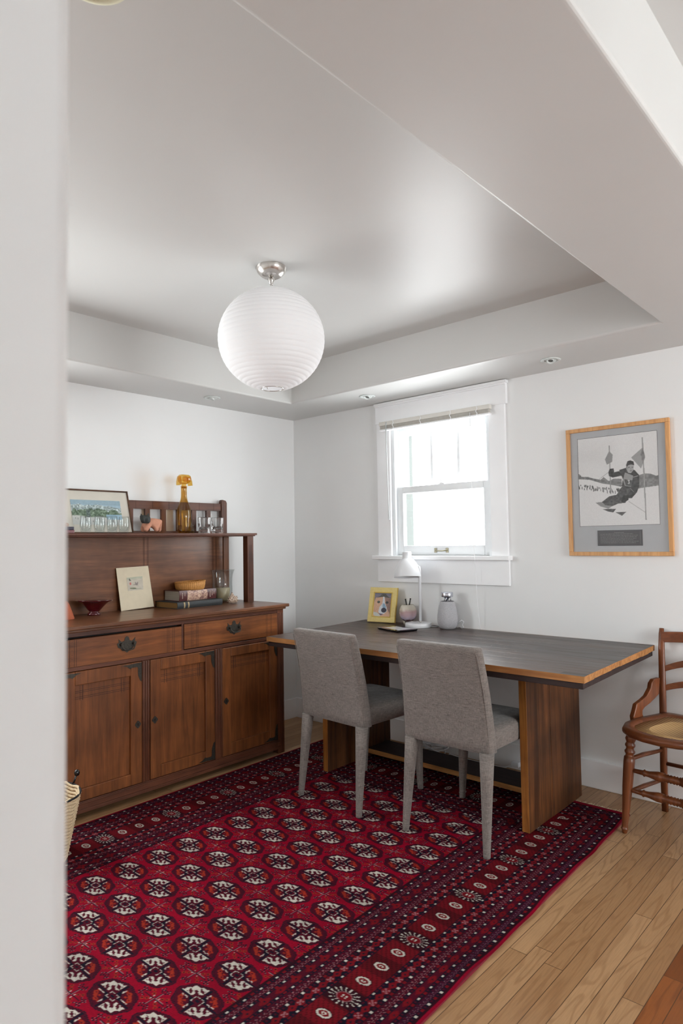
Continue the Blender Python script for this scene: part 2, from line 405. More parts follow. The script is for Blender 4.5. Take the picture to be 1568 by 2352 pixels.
box(bm, .938, .952, -.004, .018, WZ0, 2.038); box(bm, 1.633, 1.647, -.004, .018, WZ0, 2.038); box(bm, .938, .946, .058, .070, 1.6, 2.038)
obj('window_jamb', bm, M['sash'], win, bevel=.001)
bm = bmn(); box(bm, .90, .955, .108, .19, WZ0 - .03, 2.08); box(bm, .90, 1.69, .108, .19, 2.012, 2.08); box(bm, 1.64, 1.69, .108, .19, WZ0 - .03, 2.08)
obj('exterior_casing', bm, M['green'], win)
def sash(name, x0, x1, z0, z1, gx0, gx1, gz0, gz1, y0, y1, mull=()):
    bm = bmn()
    box(bm, x0, gx0, y0, y1, z0, z1); box(bm, gx1, x1, y0, y1, z0, z1)
    box(bm, gx0, gx1, y0, y1, z0, gz0); box(bm, gx0, gx1, y0, y1, gz1, z1)
    for mx in mull: box(bm, mx - .010, mx + .010, y0 + .004, y1 - .004, gz0, gz1)
    s = obj(name, bm, M['sash'], win, bevel=.003)
    bm = bmn(); ym = (y0 + y1) / 2; bm.faces.new([bm.verts.new(p) for p in ((gx0, ym, gz0), (gx1, ym, gz0), (gx1, ym, gz1), (gx0, ym, gz1))])
    obj('glass_pane', bm, M['pane'], s)
    return s
low = sash('lower_sash', .940, 1.645, 1.190, 1.632, .998, 1.588, 1.250, 1.588, .020, .055)
upp = sash('upper_sash', .940, 1.645, 1.590, 2.036, .998, 1.588, 1.628, 1.972, .062, .095, (1.194, 1.392))
bm = bmn()
for x in (1.243, 1.328): box(bm, x - .009, x + .009, .016, .020, 1.206, 1.234)
tube(bm, [(1.243, .016, 1.221), (1.252, .006, 1.219), (1.27, .002, 1.217), (1.30, .002, 1.217), (1.319, .006, 1.219), (1.328, .016, 1.221)], .0042, 8)
obj('sash_lift', bm, plain('old_nickel_lift', (150, 144, 122), .35, .9, var=.2), low, bevel=.001, label='tarnished metal sash lift')
bm = bmn(); box(bm, 1.268, 1.312, .022, .05, 1.632, 1.638); lathe(bm, [(.012, 0), (.011, .006), (.006, .009), (.006, .013), (.013, .017), (.010, .021)], 16, (1.288, .036, 1.638))
tube(bm, [(1.288, .036, 1.652), (1.303, .032, 1.655), (1.312, .028, 1.657)], .0035, 8)
obj('sash_lock', bm, M['trim'], low, bevel=.001)
# the raised venetian blind under the head casing
bl = thing('venetian_blind', 'narrow white slatted blind pulled fully up at the top of the window', 'window blind', (1.275, -.03, 2.05))
bm = bmn(); box(bm, .868, 1.682, -.056, -.026, 2.036, 2.062); obj('headrail', bm, M['cream_trim'], bl, bevel=.002)
bm = bmn()
for k in range(11): box(bm, .874, 1.676, -.055 + .0015 * (k % 2), -.029, 2.0125 + k * .0021, 2.0135 + k * .0021)
obj('slat_stack', bm, plain('blind_slats', (226, 223, 216), .45, var=.05, nscale=60), bl, label='stack of gathered slats')
bm = bmn(); box(bm, .868, 1.682, -.058, -.027, 2.003, 2.012); obj('bottom_rail', bm, M['trim'], bl, bevel=.002)
for i, x in enumerate((.985, 1.20, 1.42, 1.60)):
    bm = bmn(); tube(bm, [(x, -.059, 2.06), (x + .006, -.061, 2.045), (x - .005, -.061, 2.03), (x + .006, -.061, 2.018), (x - .002, -.060, 2.004)], .0022, 6)
    obj('ladder_cord', bm, M['trim'], bl)
bm = bmn(); tube(bm, [(.93, -.058, 2.056), (.929, -.060, 2.02)], .004, 8); tube(bm, [(.929, -.060, 2.02), (.932, -.058, 1.78), (.938, -.052, 1.42)], .0026, 8)
obj('tilt_wand', bm, plain('clear_plastic_wand', (196, 200, 200), .2), bl)
bm = bmn(); tube(bm, [(1.555, -.058, 2.03), (1.556, -.058, 1.6), (1.562, -.057, 1.19), (1.564, -.052, 1.1), (1.566, -.045, .95), (1.571, -.030, .78), (1.573, -.028, .7625)], .0016, 6)
obj('pull_cord', bm, M['trim'], bl, label='long thin pull cord hanging to the desk')

# simple frames in the unseen window openings; the rear one is added for light
def plainwin(n, axis, p, a0, a1, z0, z1):
    o = bpy.data.objects.new('window_%d' % n, None); COL.objects.link(o); tagit(o, kind='structure')
    mid = (a0 + a1) / 2; o.location = (mid, p, z0) if axis == 'y' else (p, mid, z0); OFF[o.name] = Vector(o.location)
    def B(bm, a, b, c, d, t0=-.02, t1=.02):
        if axis == 'y': box(bm, a, b, p + t0, p + t1, c, d)
        else: box(bm, p + t0, p + t1, a, b, c, d)
    bm = bmn(); B(bm, a0, a0 + .05, z0, z1); B(bm, a1 - .05, a1, z0, z1); B(bm, a0 + .05, a1 - .05, z0, z0 + .06); B(bm, a0 + .05, a1 - .05, z1 - .05, z1); B(bm, a0 + .05, a1 - .05, (z0 + z1) / 2 - .02, (z0 + z1) / 2 + .02)
    obj('window_frame', bm, M['trim'], o, bevel=.002)
    bm = bmn(); bm.faces.new([bm.verts.new((a, p, z) if axis == 'y' else (p, a, z)) for a, z in ((a0, z0), (a1, z0), (a1, z1), (a0, z1))]); obj('glass_pane', bm, M['pane'], o)
plainwin(2, 'x', -.07, *LW); plainwin(3, 'x', LX + .07, *RW[0]); plainwin(4, 'y', LY - .07, *SW_FILL)

# ---------------------------------------------------------------- light
w = bpy.data.worlds.new('overcast_sky'); SC.world = w; w.use_nodes = True
bg = w.node_tree.nodes['Background']; bg.inputs[0].default_value = (.92, .955, .965, 1); bg.inputs[1].default_value = SKY = 1.0
def portal(loc, rot, sx, sy):
    l = bpy.data.lights.new('window_daylight', 'AREA'); l.shape = 'RECTANGLE'; l.size = sx; l.size_y = sy; l.cycles.is_portal = True
    o = bpy.data.objects.new('window_daylight', l); COL.objects.link(o); o.location = loc; o.rotation_euler = rot
portal((1.2925, .20, 1.62), (-PI / 2, 0, 0), .74, .88)
portal((-WT - .02, (LW[0] + LW[1]) / 2, (LW[2] + LW[3]) / 2), (PI / 2, 0, -PI / 2), LW[1] - LW[0], LW[3] - LW[2])
portal(((SW_FILL[0] + SW_FILL[1]) / 2, LY - WT - .02, (SW_FILL[2] + SW_FILL[3]) / 2), (PI / 2, 0, 0), SW_FILL[1] - SW_FILL[0], SW_FILL[3] - SW_FILL[2])
for ya, yb, za, zb in RW: portal((LX + WT + .02, (ya + yb) / 2, (za + zb) / 2), (PI / 2, 0, PI / 2), yb - ya, zb - za)

# ---------------------------------------------------------------- camera
cam = bpy.data.cameras.new('camera'); co = bpy.data.objects.new('camera', cam); COL.objects.link(co); SC.camera = co
R = Matrix(((0.74067375, -0.67059588, 0.04127423), (0.67169776, 0.74046099, -0.02323017), (-0.0149839, 0.04492979, 0.99887777)))
rt, fw, up = R.col[0], R.col[1], R.col[2]
mw = Matrix(((rt.x, up.x, -fw.x, 3.5757), (rt.y, up.y, -fw.y, -3.4244), (rt.z, up.z, -fw.z, 1.2823), (0, 0, 0, 1)))
co.matrix_world = mw
cam.sensor_fit = 'VERTICAL'; cam.sensor_height = 36; cam.sensor_width = 24; cam.lens = 1516.815 / 2352 * 36
cam.clip_start = .02; cam.dof.use_dof = True; cam.dof.focus_distance = 3.0; cam.dof.aperture_fstop = 5.0
SC.view_settings.view_transform = 'Standard'; SC.view_settings.look = 'None'; SC.view_settings.gamma = 1; SC.view_settings.use_curve_mapping = False
SC.view_settings.exposure = EXPO = 3.93
cy = SC.cycles; cy.max_bounces = 14; cy.diffuse_bounces = 8; cy.glossy_bounces = 5; cy.transmission_bounces = 12; cy.transparent_max_bounces = 12
cy.use_denoising = True; cy.caustics_refractive = False; cy.caustics_reflective = False; cy.sample_clamp_indirect = 8
# ---------------------------------------------------------------- sideboard
sb = thing('sideboard', 'antique reddish wood sideboard with open shelf gallery against the left wall', 'sideboard', (.3, -1.354, 0))
YC = -1.354
def mir(a, b): return (2 * YC - b, 2 * YC - a)
bm = bmn()
box(bm, .04, .52, -.642, -.624, .03, .874); y = mir(-.642, -.624); box(bm, .04, .52, y[0], y[1], .03, .874)
box(bm, .04, .052, -2.07, -.64, .03, .874); box(bm, .05, .52, -2.07, -.64, .05, .07)
box(bm, .496, .536, -2.034, -.674, .852, .874); box(bm, .496, .538, -2.034, -.674, .692, .7125)
box(bm, .496, .537, -2.034, -.674, .034, .081); box(bm, .50, .546, -2.05, -.66, .030, .046); box(bm, .50, .543, -2.05, -.66, .070, .076)
box(bm, .496, .537, -1.361, -1.348, .70, .86)
obj('carcass', bm, [M['mahd'], M['groove']], sb, bevel=.0015)
bm = bmn(); box(bm, .05, .495, -2.07, -.643, .0, .0002 + .05); 
bm.free()
for s in (0, 1):   # corner posts with reeding
    bm = bmn()
    y0, y1 = (-.674, -.622) if s == 0 else mir(-.674, -.622)
    box(bm, .49, .538, y0, y1, .0, .874)
    for k in range(3):
        yc = y0 + .013 + k * .013
        lathe(bm, [(.0045, .09), (.0045, .69)], 10, (.538, yc, 0)); lathe(bm, [(.0045, .72), (.0045, .85)], 10, (.538, yc, 0))
    obj('corner_post', bm, M['mahdz'], sb, bevel=.002)
for s in (0, 1):   # block feet at the back
    bm = bmn(); y0, y1 = (-.68, -.624) if s == 0 else mir(-.68, -.624); box(bm, .05, .10, y0, y1, 0, .04); obj('foot', bm, M['mahdz'], sb)
bm = bmn()
box(bm, .045, .556, -2.094, -.614, .874, .887); box(bm, .03, .57, -2.11, -.598, .887, .906)
obj('top', bm, M['mahtop'], sb, bevel=.004, bseg=3)
def groove_shade_y(bm, x, y0, y1, z, w=.0018): box(bm, x - .0005, x + .0006, y0, y1, z - w / 2, z + w / 2, 1)  # thin raised strip, coloured as the shade of a cut line
def groove_shade_z(bm, x, y, z0, z1, w=.0018): box(bm, x - .0005, x + .0006, y - w / 2, y + w / 2, z0, z1, 1)
def pull(parent, yc, zc):
    bm = bmn()
    prof = [(-.054, .006), (-.048, -.012), (-.034, -.018), (-.026, -.030), (-.010, -.034), (0, -.042), (.010, -.034), (.026, -.030), (.034, -.018), (.048, -.012), (.054, .006),
            (.044, .012), (.046, .030), (.036, .020), (.028, .014), (.014, .018), (.010, .034), (0, .040), (-.010, .034), (-.014, .018), (-.028, .014), (-.036, .020), (-.046, .030), (-.044, .012)]
    prism(bm, prof, lambda u, v: (.5405, yc + u, zc + v), (.002, 0, 0))
    for s in (-1, 1): lathe(bm, [(.008, 0), (.008, .004), (.0045, .006), (.0045, .014), (.006, .016)], 12, (.542, yc + s * .034, zc + .002), (1, 0, 0))
    tube(bm, [(.554, yc - .036, zc + .002), (.560, yc - .034, zc - .012), (.563, yc - .024, zc - .024), (.564, yc, zc - .027), (.563, yc + .024, zc - .024), (.560, yc + .034, zc - .012), (.554, yc + .036, zc + .002)], .0032, 8)
    obj('drawer_pull', bm, M['brassd'], parent, label='tarnished bat-wing brass pull')
for y0, y1, z0, z1, yc, zc, tilt in ((-2.033, -1.364, .7135, .8415, -1.685, .787, 0), (-1.3465, -.676, .7175, .8505, -1.010, .799, 0)):
    bm = bmn(); box(bm, .50, .5405, y0, y1, z0, z1)
    for a in (.045, .055, .078, .088):
        groove_shade_z(bm, .5405, y0 + a, z0 + .001, z1 - .001); groove_shade_z(bm, .5405, y1 - a, z0 + .001, z1 - .001)
    for k in range(6):
        for yy in (y0 + .0665, y1 - .0665): box(bm, .5400, .5412, yy - .001, yy + .001, z0 + .015 + k * .02, z0 + .018 + k * .02, 1)
    d = obj('drawer', bm, [M['mahY'], M['groove']], sb, bevel=.0012)
    pull(d, yc, zc)
bm = bmn(); box(bm, .49, .495, -2.03, -.68, .69, .874); obj('drawer_gap_shade', bm, M['black'], sb)  # black sheet stands in for the shade in the gaps around the drawers
def door(y0, y1, py0, py1, z0, z1, pz0, pz1, esc, brs):
    bm = bmn()
    box(bm, .506, .540, y0, py0, z0, z1); box(bm, .506, .540, py1, y1, z0, z1); box(bm, .506, .540, py0, py1, z0, pz0); box(bm, .506, .540, py0, py1, pz1, z1)
    d = obj('door', bm, [M['mah'], M['groove']], sb, bevel=.003, bseg=2)
    bm = bmn(); box(bm, .508, .525, py0 - .004, py1 + .004, pz0 - .004, pz1 + .004)
    for zz in (pz1 - .030, pz1 - .038, pz1 - .058, pz1 - .066): groove_shade_y(bm, .525, py0, py1, zz)
    for yy in (py0 + .030, py0 + .044, py1 - .030, py1 - .044): groove_shade_z(bm, .525, yy, pz1 - .075, pz1 - .005)
    obj('door_panel', bm, [M['mah'], M['groove']], d)
    if esc:
        bm = bmn(); n = 20
        prism(bm, [(.015 * (1 + .12 * math.cos(4 * 2 * PI * k / n)) * math.cos(2 * PI * k / n), .017 * (1 + .12 * math.cos(4 * 2 * PI * k / n)) * math.sin(2 * PI * k / n)) for k in range(n)], lambda u, v: (.5402, esc[0] + u, esc[1] + v), (.0018, 0, 0))
        lathe(bm, [(.0035, 0), (.0035, .0008)], 12, (.542, esc[0], esc[1] + .003), (1, 0, 0), mi=1); box(bm, .5415, .5428, esc[0] - .0018, esc[0] + .0018, esc[1] - .008, esc[1] + .003, 1)
        obj('escutcheon', bm, [M['brassd'], M['black']], d)
    for (cy_, cz, sy, sz) in brs:
        L = [(u * .86, v * .86) for u, v in [(0, 0), (.125, .006), (.096, .014), (.074, .030), (.062, .024), (.030, .024), (.024, .030), (.024, .060), (.022, .076), (.010, .106), (0, .112)]]
        bm = bmn(); prism(bm, [(u * sy, v * sz) for u, v in L], lambda u, v: (.5402, cy_ + u, cz + v), (.0016, 0, 0))
        for u, v in ((.010, .010), (.078, .006), (.045, .010), (.008, .072), (.008, .045)): lathe(bm, [(.0024, 0), (.0018, .0012)], 8, (.5418, cy_ + u * sy, cz + v * sz), (1, 0, 0))
        obj('corner_bracket', bm, M['brassd'], d, label='dark metal corner bracket')
    return d
door(-1.094, -.677, -1.033, -.739, .084, .689, .150, .637, (-1.068, .390), [(-.680, .686, -1, -1), (-.680, .087, -1, 1)])
door(-1.552, -1.147, -1.491, -1.208, .084, .689, .145, .631, (-1.527, .381), [(-1.150, .686, -1, -1), (-1.150, .087, -1, 1)])
door(-2.031, -1.600, -1.950, -1.662, .084, .689, .140, .625, (-1.624, .378), [(-2.028, .686, 1, -1), (-1.603, .686, -1, -1), (-2.028, .087, 1, 1)])
for ya, yb in ((-1.598, -1.557), (-1.1445, -1.0965)):
    bm = bmn(); box(bm, .50, .540, ya, yb, .083, .691)
    n = 3
    for k in range(n): lathe(bm, [(.0048, .085), (.0048, .69)], 10, (.540, ya + (k + .5) * (yb - ya) / n, 0))
    obj('reeded_stile', bm, M['mahdz'], sb, bevel=.001)
bm = bmn(); box(bm, .045, .058, -2.04, -.705, .906, 1.327)
for yy in (-.765, -.772, -.792, -.799, -1.268, -1.275, -1.294, -1.301, -1.91, -1.917, -1.936): groove_shade_z(bm, .058, yy, .908, 1.326, .002)
obj('back_panel', bm, [M['mahtop'], M['groove']], sb)
for s in (0, 1):
    y0, y1 = (-.712, -.668) if s == 0 else mir(-.712, -.668)
    bm = bmn(); box(bm, .035, .066, y0, y1, .906, 1.327); obj('back_post', bm, M['mah'], sb, bevel=.002)
    y0, y1 = (-.671, -.622) if s == 0 else mir(-.671, -.622)
    bm = bmn(); box(bm, .215, .260, y0, y1, .906, 1.327)
    for k in range(3): groove_shade_z(bm, .260, y0 + .014 + k * .0105, .96, 1.27, .003)
    obj('front_post', bm, [M['mahdz'], M['groove']], sb, bevel=.002)
bm = bmn(); box(bm, .035, .272, -2.098, -.615, 1.327, 1.3335); box(bm, .035, .280, -2.104, -.606, 1.3335, 1.3465)
obj('shelf', bm, M['mahd'], sb, bevel=.002)
bm = bmn(); box(bm, .030, .050, -1.99, -.718, 1.497, 1.546); box(bm, .030, .050, -1.99, -.718, 1.3465, 1.3645)
for k in range(11): groove_shade_z(bm, .050, -.78 - k * .113, 1.498, 1.545)
obj('gallery_rail', bm, [M['mahd'], M['groove']], sb, bevel=.0015)
for k in range(11):
    yc = -.819 - k * .1117
    bm = bmn(); box(bm, .032, .048, yc - .0165, yc + .0165, 1.364, 1.498); obj('gallery_slat', bm, M['mahdz'], sb, bevel=.001)
for s in (0, 1):
    y0, y1 = (-.720, -.677) if s == 0 else mir(-.720, -.677)
    bm = bmn(); hz = [(y0, 1.3465), (y1, 1.3465), (y1, 1.552), (y1 - .008, 1.566), (y0 + .008, 1.572), (y0, 1.560)]
    prism(bm, hz, lambda u, v: (.026, u, v), (.032, 0, 0)); obj('gallery_post', bm, M['mahdz'], sb, bevel=.002)

# ---------------------------------------------------------------- desk
def deskmat():
    m, nt, b = new_mat('desk_top_reclaimed_boards')
    n = noise(nt, coords(nt, (1.2, 14, 14)), 2.6, 6, .65, .5)
    tc = N(nt, 'ShaderNodeTexCoord'); br = N(nt, 'ShaderNodeTexBrick'); nt.links.new(tc.outputs['Object'], br.inputs['Vector'])
    br.inputs['Scale'].default_value = 1; br.inputs['Brick Width'].default_value = .83; br.inputs['Row Height'].default_value = .1045; br.inputs['Mortar Size'].default_value = .0012
    br.inputs['Color1'].default_value = L3((62, 45, 41)); br.inputs['Color2'].default_value = L3((112, 90, 80)); br.inputs['Mortar'].default_value = L3((36, 28, 27)); br.offset = .41
    r = ramp(nt, n.outputs['Fac'], [(0.25, L3((112, 102, 98))), (0.75, (1, 1, 1, 1))])
    c = mixc(nt, br.outputs['Color'], r.outputs[0], 1.0, 'MULTIPLY')
    n2 = noise(nt, coords(nt, (10, 60, 10)), 1.4, 2, .5)
    r2 = ramp(nt, n2.outputs['Fac'], [(0.22, (.25, .2, .2, 1)), (0.30, (1, 1, 1, 1))])
    c = mixc(nt, c, r2.outputs[0], 1.0, 'MULTIPLY')
    nt.links.new(c, b.inputs['Base Color'])
    rr = ramp(nt, n.outputs['Fac'], [(0.3, (.26, .26, .26, 1)), (0.7, (.44, .44, .44, 1))]); nt.links.new(rr.outputs[0], b.inputs['Roughness'])
    b.inputs['Specular IOR Level'].default_value = .5
    bump(nt, b, n.outputs['Fac'], .35, .002)
    return m
M['dtop'] = deskmat()
dk = thing('desk', 'long reclaimed dark plank trestle desk with pale sawn edges under the window', 'desk', (1.63, -.48, 0))
DC = [(.700, -.022), (.765, -.960), (2.558, -.952), (2.527, -.022)]   # back-left, front-left, front-right, back-right
bm = bmn(); nb = 9; rr = random.Random(3)
for k in range(nb):
    a, b2 = k / nb, (k + 1) / nb
    def P(side, t, ext=0):
        p, q = (DC[0], DC[1]) if side == 0 else (DC[3], DC[2]); return (p[0] + (q[0] - p[0]) * t + ext, p[1] + (q[1] - p[1]) * t)
    e = rr.uniform(-.0012, .001) if k < nb - 1 else 0; e2 = rr.uniform(-.0015, .0015); zb = .7335 + (rr.uniform(-.002, .004) if k < nb - 1 else 0)
    A, B_, C_, D_ = P(0, b2, e2), P(1, b2, e), P(1, a, e), P(0, a, e2)
    fs = hexa(bm, [A + (zb,), B_ + (zb,), C_ + (zb,), D_ + (zb,), A + (.760,), B_ + (.760,), C_ + (.760,), D_ + (.760,)])
    for i, f in enumerate(fs): f.material_index = 0 if i in (0, 1) else 1
obj('table_top', bm, [M['dtop'], M['sawn']], dk, bevel=.0012)
bm = bmn()
hexa(bm, [(.772, -.950, .708), (2.548, -.942, .708), (2.518, -.03, .708), (.712, -.03, .708), (.772, -.950, .733), (2.548, -.942, .733), (2.518, -.03, .733), (.712, -.03, .733)])
obj('underlayer', bm, M['deskdark'], dk, bevel=.002)
for x0, x1, w in ((2.172, 2.208, 0), (.974, 1.010, 1)):
    bm = bmn(); n = 4; ys = [-.735, -.628, -.50, -.335, -.17]
    for k in range(n):
        fs = box(bm, x0 + .001 * (k % 2), x1 - .001 * (k % 2), ys[k] + .0008, ys[k + 1] - .0008, .0095 if ys[k] < -.25 else .0095, .708)
        if k == 0: fs[2].material_index = 1
    obj('leg_panel', bm, [M['panel'], M['panedge']], dk, bevel=.002)
bm = bmn(); fs = box(bm, 1.010, 2.172, -.40, -.20, .036, .063)
for i, f in enumerate(fs): f.material_index = 1 if i == 2 else 0
obj('foot_board', bm, [M['deskdark'], M['sawn']], dk, bevel=.002)

# ---------------------------------------------------------------- upholstered chairs
def rr_sec(w, d, z, cx=0, cy=0, r=.018, n=5):
    pts = []
    for sx, sy, a0 in ((1, 1, 0), (-1, 1, 90), (-1, -1, 180), (1, -1, 270)):
        for k in range(n):
            a = math.radians(a0 + 90 * k / (n - 1)); pts.append((cx + sx * (w / 2 - r) + r * math.cos(a), cy + sy * (d / 2 - r) + r * math.sin(a), z))
    return pts
def parsons(label, loc, rz):
    t = thing('upholstered_chair', label, 'chair', loc, rz, 'linen chairs pushed up to the desk', local=True)
    bm = bmn(); secs = []
    for k in range(15):
        q = k / 14; z = .405 + q * .443; cyy = -.182 - .087 * q - .012 * math.sin(PI * q) * -1; w = .436 - .022 * q
        d = .070 - .018 * q; r = .020
        if k == 0: secs.append(rr_sec(w - .02, d - .02, z - .004, -.008 + .004 * q, cyy, .015))
        if k == 14: secs.append(rr_sec(w, d, z - .010, 0, cyy, r)); secs.append(rr_sec(w - .006, d - .008, z - .003, 0, cyy, r - .004)); secs.append(rr_sec(w - .024, d - .026, z, 0, cyy, r - .010)); break
        secs.append(rr_sec(w, d, z, -.008 + .008 * q, cyy, r))
    loft(bm, secs); obj('backrest', bm, M['fab'], t)
    for s in (-1, 1):
        bm = bmn(); tube(bm, [(s * (.2185 - .011 * q - .006) - .008 * (1 - q), -.182 - .087 * q - (.035 - .009 * q) + .012 * math.sin(PI * q) + .006, .42 + q * .40) for q in [i / 10 for i in range(11)]], .0020, 6)
        obj('welt', bm, M['fab'], t)
    bm = bmn(); secs = []
    for z, g in ((.398, -.016), (.402, -.004), (.412, 0), (.450, .002), (.474, 0), (.486, -.010), (.492, -.032)):
        secs.append(rr_sec(.388 + 2 * g, .425 + 2 * g, z, -.004, .052, .03))
    loft(bm, secs)
    for v in bm.verts:
        if v.co.z > .45:
            cxx = (v.co.x + .004) / .194; cyy = (v.co.y - .052) / .2125; v.co.z += .006 * max(0, 1 - cxx * cxx) * max(0, 1 - cyy * cyy)
    obj('seat', bm, M['fab'], t)
    for x, y, x1, y1 in ((-.190, -.205, -.198, -.252), (.188, -.205, .203, -.250), (-.182, .218, -.205, .224), (.176, .218, .190, .222)):
        bm = bmn(); secs = []
        for q in (0, .25, .5, .75, .97, 1):
            w = .056 * (1 - q) + .026 * q; secs.append(rr_sec(w, w, .408 - q * .398 + .0 * x, x + (x1 - x) * q, y + (y1 - y) * q, w * .38, 4))
        loft(bm, secs[::-1]); obj('leg', bm, M['fab'], t)
    return t
parsons('grey-brown linen chair at the desk, nearer the sideboard', (1.340, -.817, 0), math.radians(-3))
parsons('grey-brown linen chair at the desk, nearer the cane armchair', (1.975, -.796, 0), 0)

# ---------------------------------------------------------------- cane armchair
cc = thing('cane_armchair', 'old turned maple side chair with cane seat and slatted back by the right edge', 'chair', (2.722, -.280, 0), math.radians(-5), local=True)
def turned(bm, p, q, prof, seg=20):
    p = Vector(p); q = Vector(q); L = (q - p).length
    lathe(bm, [(r, t * L) for t, r in prof], seg, p, (q - p))
legp = [(0, .009), (.012, .011), (.035, .013), (.045, .016), (.052, .013), (.07, .013), (.09, .0125), (.45, .021), (.70, .0235), (.748, .022), (.755, .017), (.775, .016), (.79, .021), (.805, .022), (.82, .017), (.838, .016), (.855, .021), (.872, .021), (.888, .0165), (.90, .018), (.925, .0225), (.945, .020), (.965, .0165), (1, .0165)]
for s in (-1, 1):
    bm = bmn(); turned(bm, (s * .203, -.180, 0), (s * .172, -.150, .436), legp); obj('front_leg', bm, M['maple'], cc)
    bm = bmn(); secs = []
    for z, x, y, w, d in ((0, .172, .182, .028, .024), (.2, .168, .172, .030, .026), (.44, .160, .168, .030, .026), (.60, .164, .182, .030, .022), (.75, .176, .216, .028, .020), (.82, .182, .238, .026, .017), (.843, .184, .246, .020, .014)):
        secs.append(rr_sec(w, d, z, s * x, y, .009, 4))
    loft(bm, secs); obj('back_post', bm, M['maple'], cc)
outl = [(0, -.288), (.07, -.284), (.135, -.262), (.182, -.215), (.202, -.150), (.200, -.07), (.186, .01), (.166, .08), (.150, .150), (.12, .165), (0, .170)]
outl = outl + [(-x, y) for x, y in outl[-2:0:-1]]
inn = [(x * .80, -.06 + (y + .06) * .78) for x, y in outl]
bm = bmn()
def ring(sc, z, inner=False):
    src = inn if inner else outl
    return [bm.verts.new((x * sc, -.06 + (y + .06) * sc, z + (.006 * abs(x) / .2))) for x, y in src]
R0, R1, R2, R3 = ring(.985, .436), ring(1.0, .444), ring(1.0, .456), ring(.975, .464)
I3, I0 = ring(1.02, .463, True), ring(.99, .440, True); n = len(R0)
for A, B_ in ((R0, R1), (R1, R2), (R2, R3), (R3, I3), (I3, I0), (I0, R0)):
    for i in range(n): f = bm.faces.new((A[i], A[(i + 1) % n], B_[(i + 1) % n], B_[i])); f.smooth = True
obj('seat_rim', bm, M['mapleh'], cc)
def canemat():
    m, nt, b = new_mat('woven_cane')
    outs = []
    for a in (45, -45, 0, 90):
        mp = coords(nt, (1, 1, 1), (0, 0, math.radians(a))); wv = N(nt, 'ShaderNodeTexWave'); wv.wave_type = 'BANDS'; wv.bands_direction = 'X'
        wv.inputs['Scale'].default_value = 28 if a in (0, 90) else 40; nt.links.new(mp.outputs[0], wv.inputs['Vector']); outs.append(wv.outputs['Fac'])
    mx = outs[0]
    for o in outs[1:]:
        q = N(nt, 'ShaderNodeMath', operation='MAXIMUM'); nt.links.new(mx, q.inputs[0]); nt.links.new(o, q.inputs[1]); mx = q.outputs[0]
    r = ramp(nt, mx, [(0.55, L3((92, 64, 36))), (0.9, L3((214, 174, 118)))])
    nt.links.new(r.outputs[0], b.inputs['Base Color']); b.inputs['Roughness'].default_value = .5; bump(nt, b, mx, .8, .002)
    return m
bm = bmn(); cv = [bm.verts.new((x, y, .459)) for x, y in inn]; c0 = bm.verts.new((0, -.06, .452)); c1 = [bm.verts.new((x * .6, -.06 + (y + .06) * .6, .4535)) for x, y in inn]
lo = [bm.verts.new((x, y, .4545)) for x, y in inn]
for i in range(n):
    j = (i + 1) % n; bm.faces.new((cv[i], cv[j], c1[j], c1[i])); bm.faces.new((c1[i], c1[j], c0)); bm.faces.new((cv[j], cv[i], lo[i], lo[j]))
bm.faces.new(lo[::-1])
obj('cane_seat', bm, canemat(), cc, smooth=True, label='woven natural cane seat panel')
def bowed(name, z0, z1, yb, arch, thick=.014, mat='mapleh', z=.164):
    bm = bmn(); secs = []
    for k in range(17):
        q = k / 16 * 2 - 1; x = q * z; y = yb + .030 * (1 - q * q) - .0; zz = arch * (1 - q * q)
        secs.append([(x, y - thick / 2, z0 + zz), (x, y + thick / 2, z0 + zz), (x, y + thick / 2, z1 + zz * 1.15), (x, y - thick / 2, z1 + zz * 1.15)])
    loft(bm, secs, smooth=False); obj(name, bm, M[mat], cc, bevel=.003)
bowed('crest_rail', .779, .828, .224, .006, z=.180); bowed('back_slat', .642, .668, .195, .040, z=.168); bowed('back_slat', .556, .582, .182, .032, z=.163)
# curved braces between back post and seat
ap = [(.020, .625), (.066, .623), (.087, .607), (.094, .585), (.126, .555), (.158, .542), (.205, .528), (.218, .499), (.231, .477), (.228, .454), (.148, .450), (.151, .458), (.163, .478), (.161, .495), (.144, .506), (.104, .518), (.064, .535), (.030, .552)]
for s in (-1, 1):
    bm = bmn(); d = Vector((-.030 * -s * -1, -.25, 0)); A = Vector((s * .166, .168, 0)); dr = Vector((s * .045, -.24, 0)).normalized(); nn = Vector((-dr.y, dr.x, 0))
    prism(bm, ap, lambda u, v: tuple(A + dr * u + nn * -.011 + Vector((0, 0, v))), nn * .022); obj('arm_brace', bm, M['maple'], cc, bevel=.004)
rung = [(0, .008), (.10, .0095), (.17, .011), (.185, .016), (.20, .012), (.24, .013), (.34, .020), (.40, .019), (.405, .014), (.42, .018), (.435, .013), (.45, .018), (.465, .014), (.48, .018), (.50, .0145)]
rung = rung + [(1 - t, r) for t, r in rung[-2::-1]]
for z in (.272, .187):
    bm = bmn(); e = .203 - .031 * z / .436; y = -.180 + .030 * z / .436; turned(bm, (-e, y, z), (e, y, z), rung, 16); obj('front_rung', bm, M['maple'], cc)
for s in (-1, 1):
    for za, zb in ((.315, .285), (.172, .150)):
        e = .203 - .031 * za / .436; bm = bmn(); tube(bm, [(s * e, -.180 + .03 * za / .436, za), (s * .186, -.01, (za + zb) / 2), (s * .168, .172, zb)], [.008, .0105, .008], 10); obj('side_rung', bm, M['mapleh'], cc)
bm = bmn(); tube(bm, [(-.168, .172, .225), (0, .172, .225), (.168, .172, .225)], .009, 10); obj('back_rung', bm, M['mapleh'], cc)

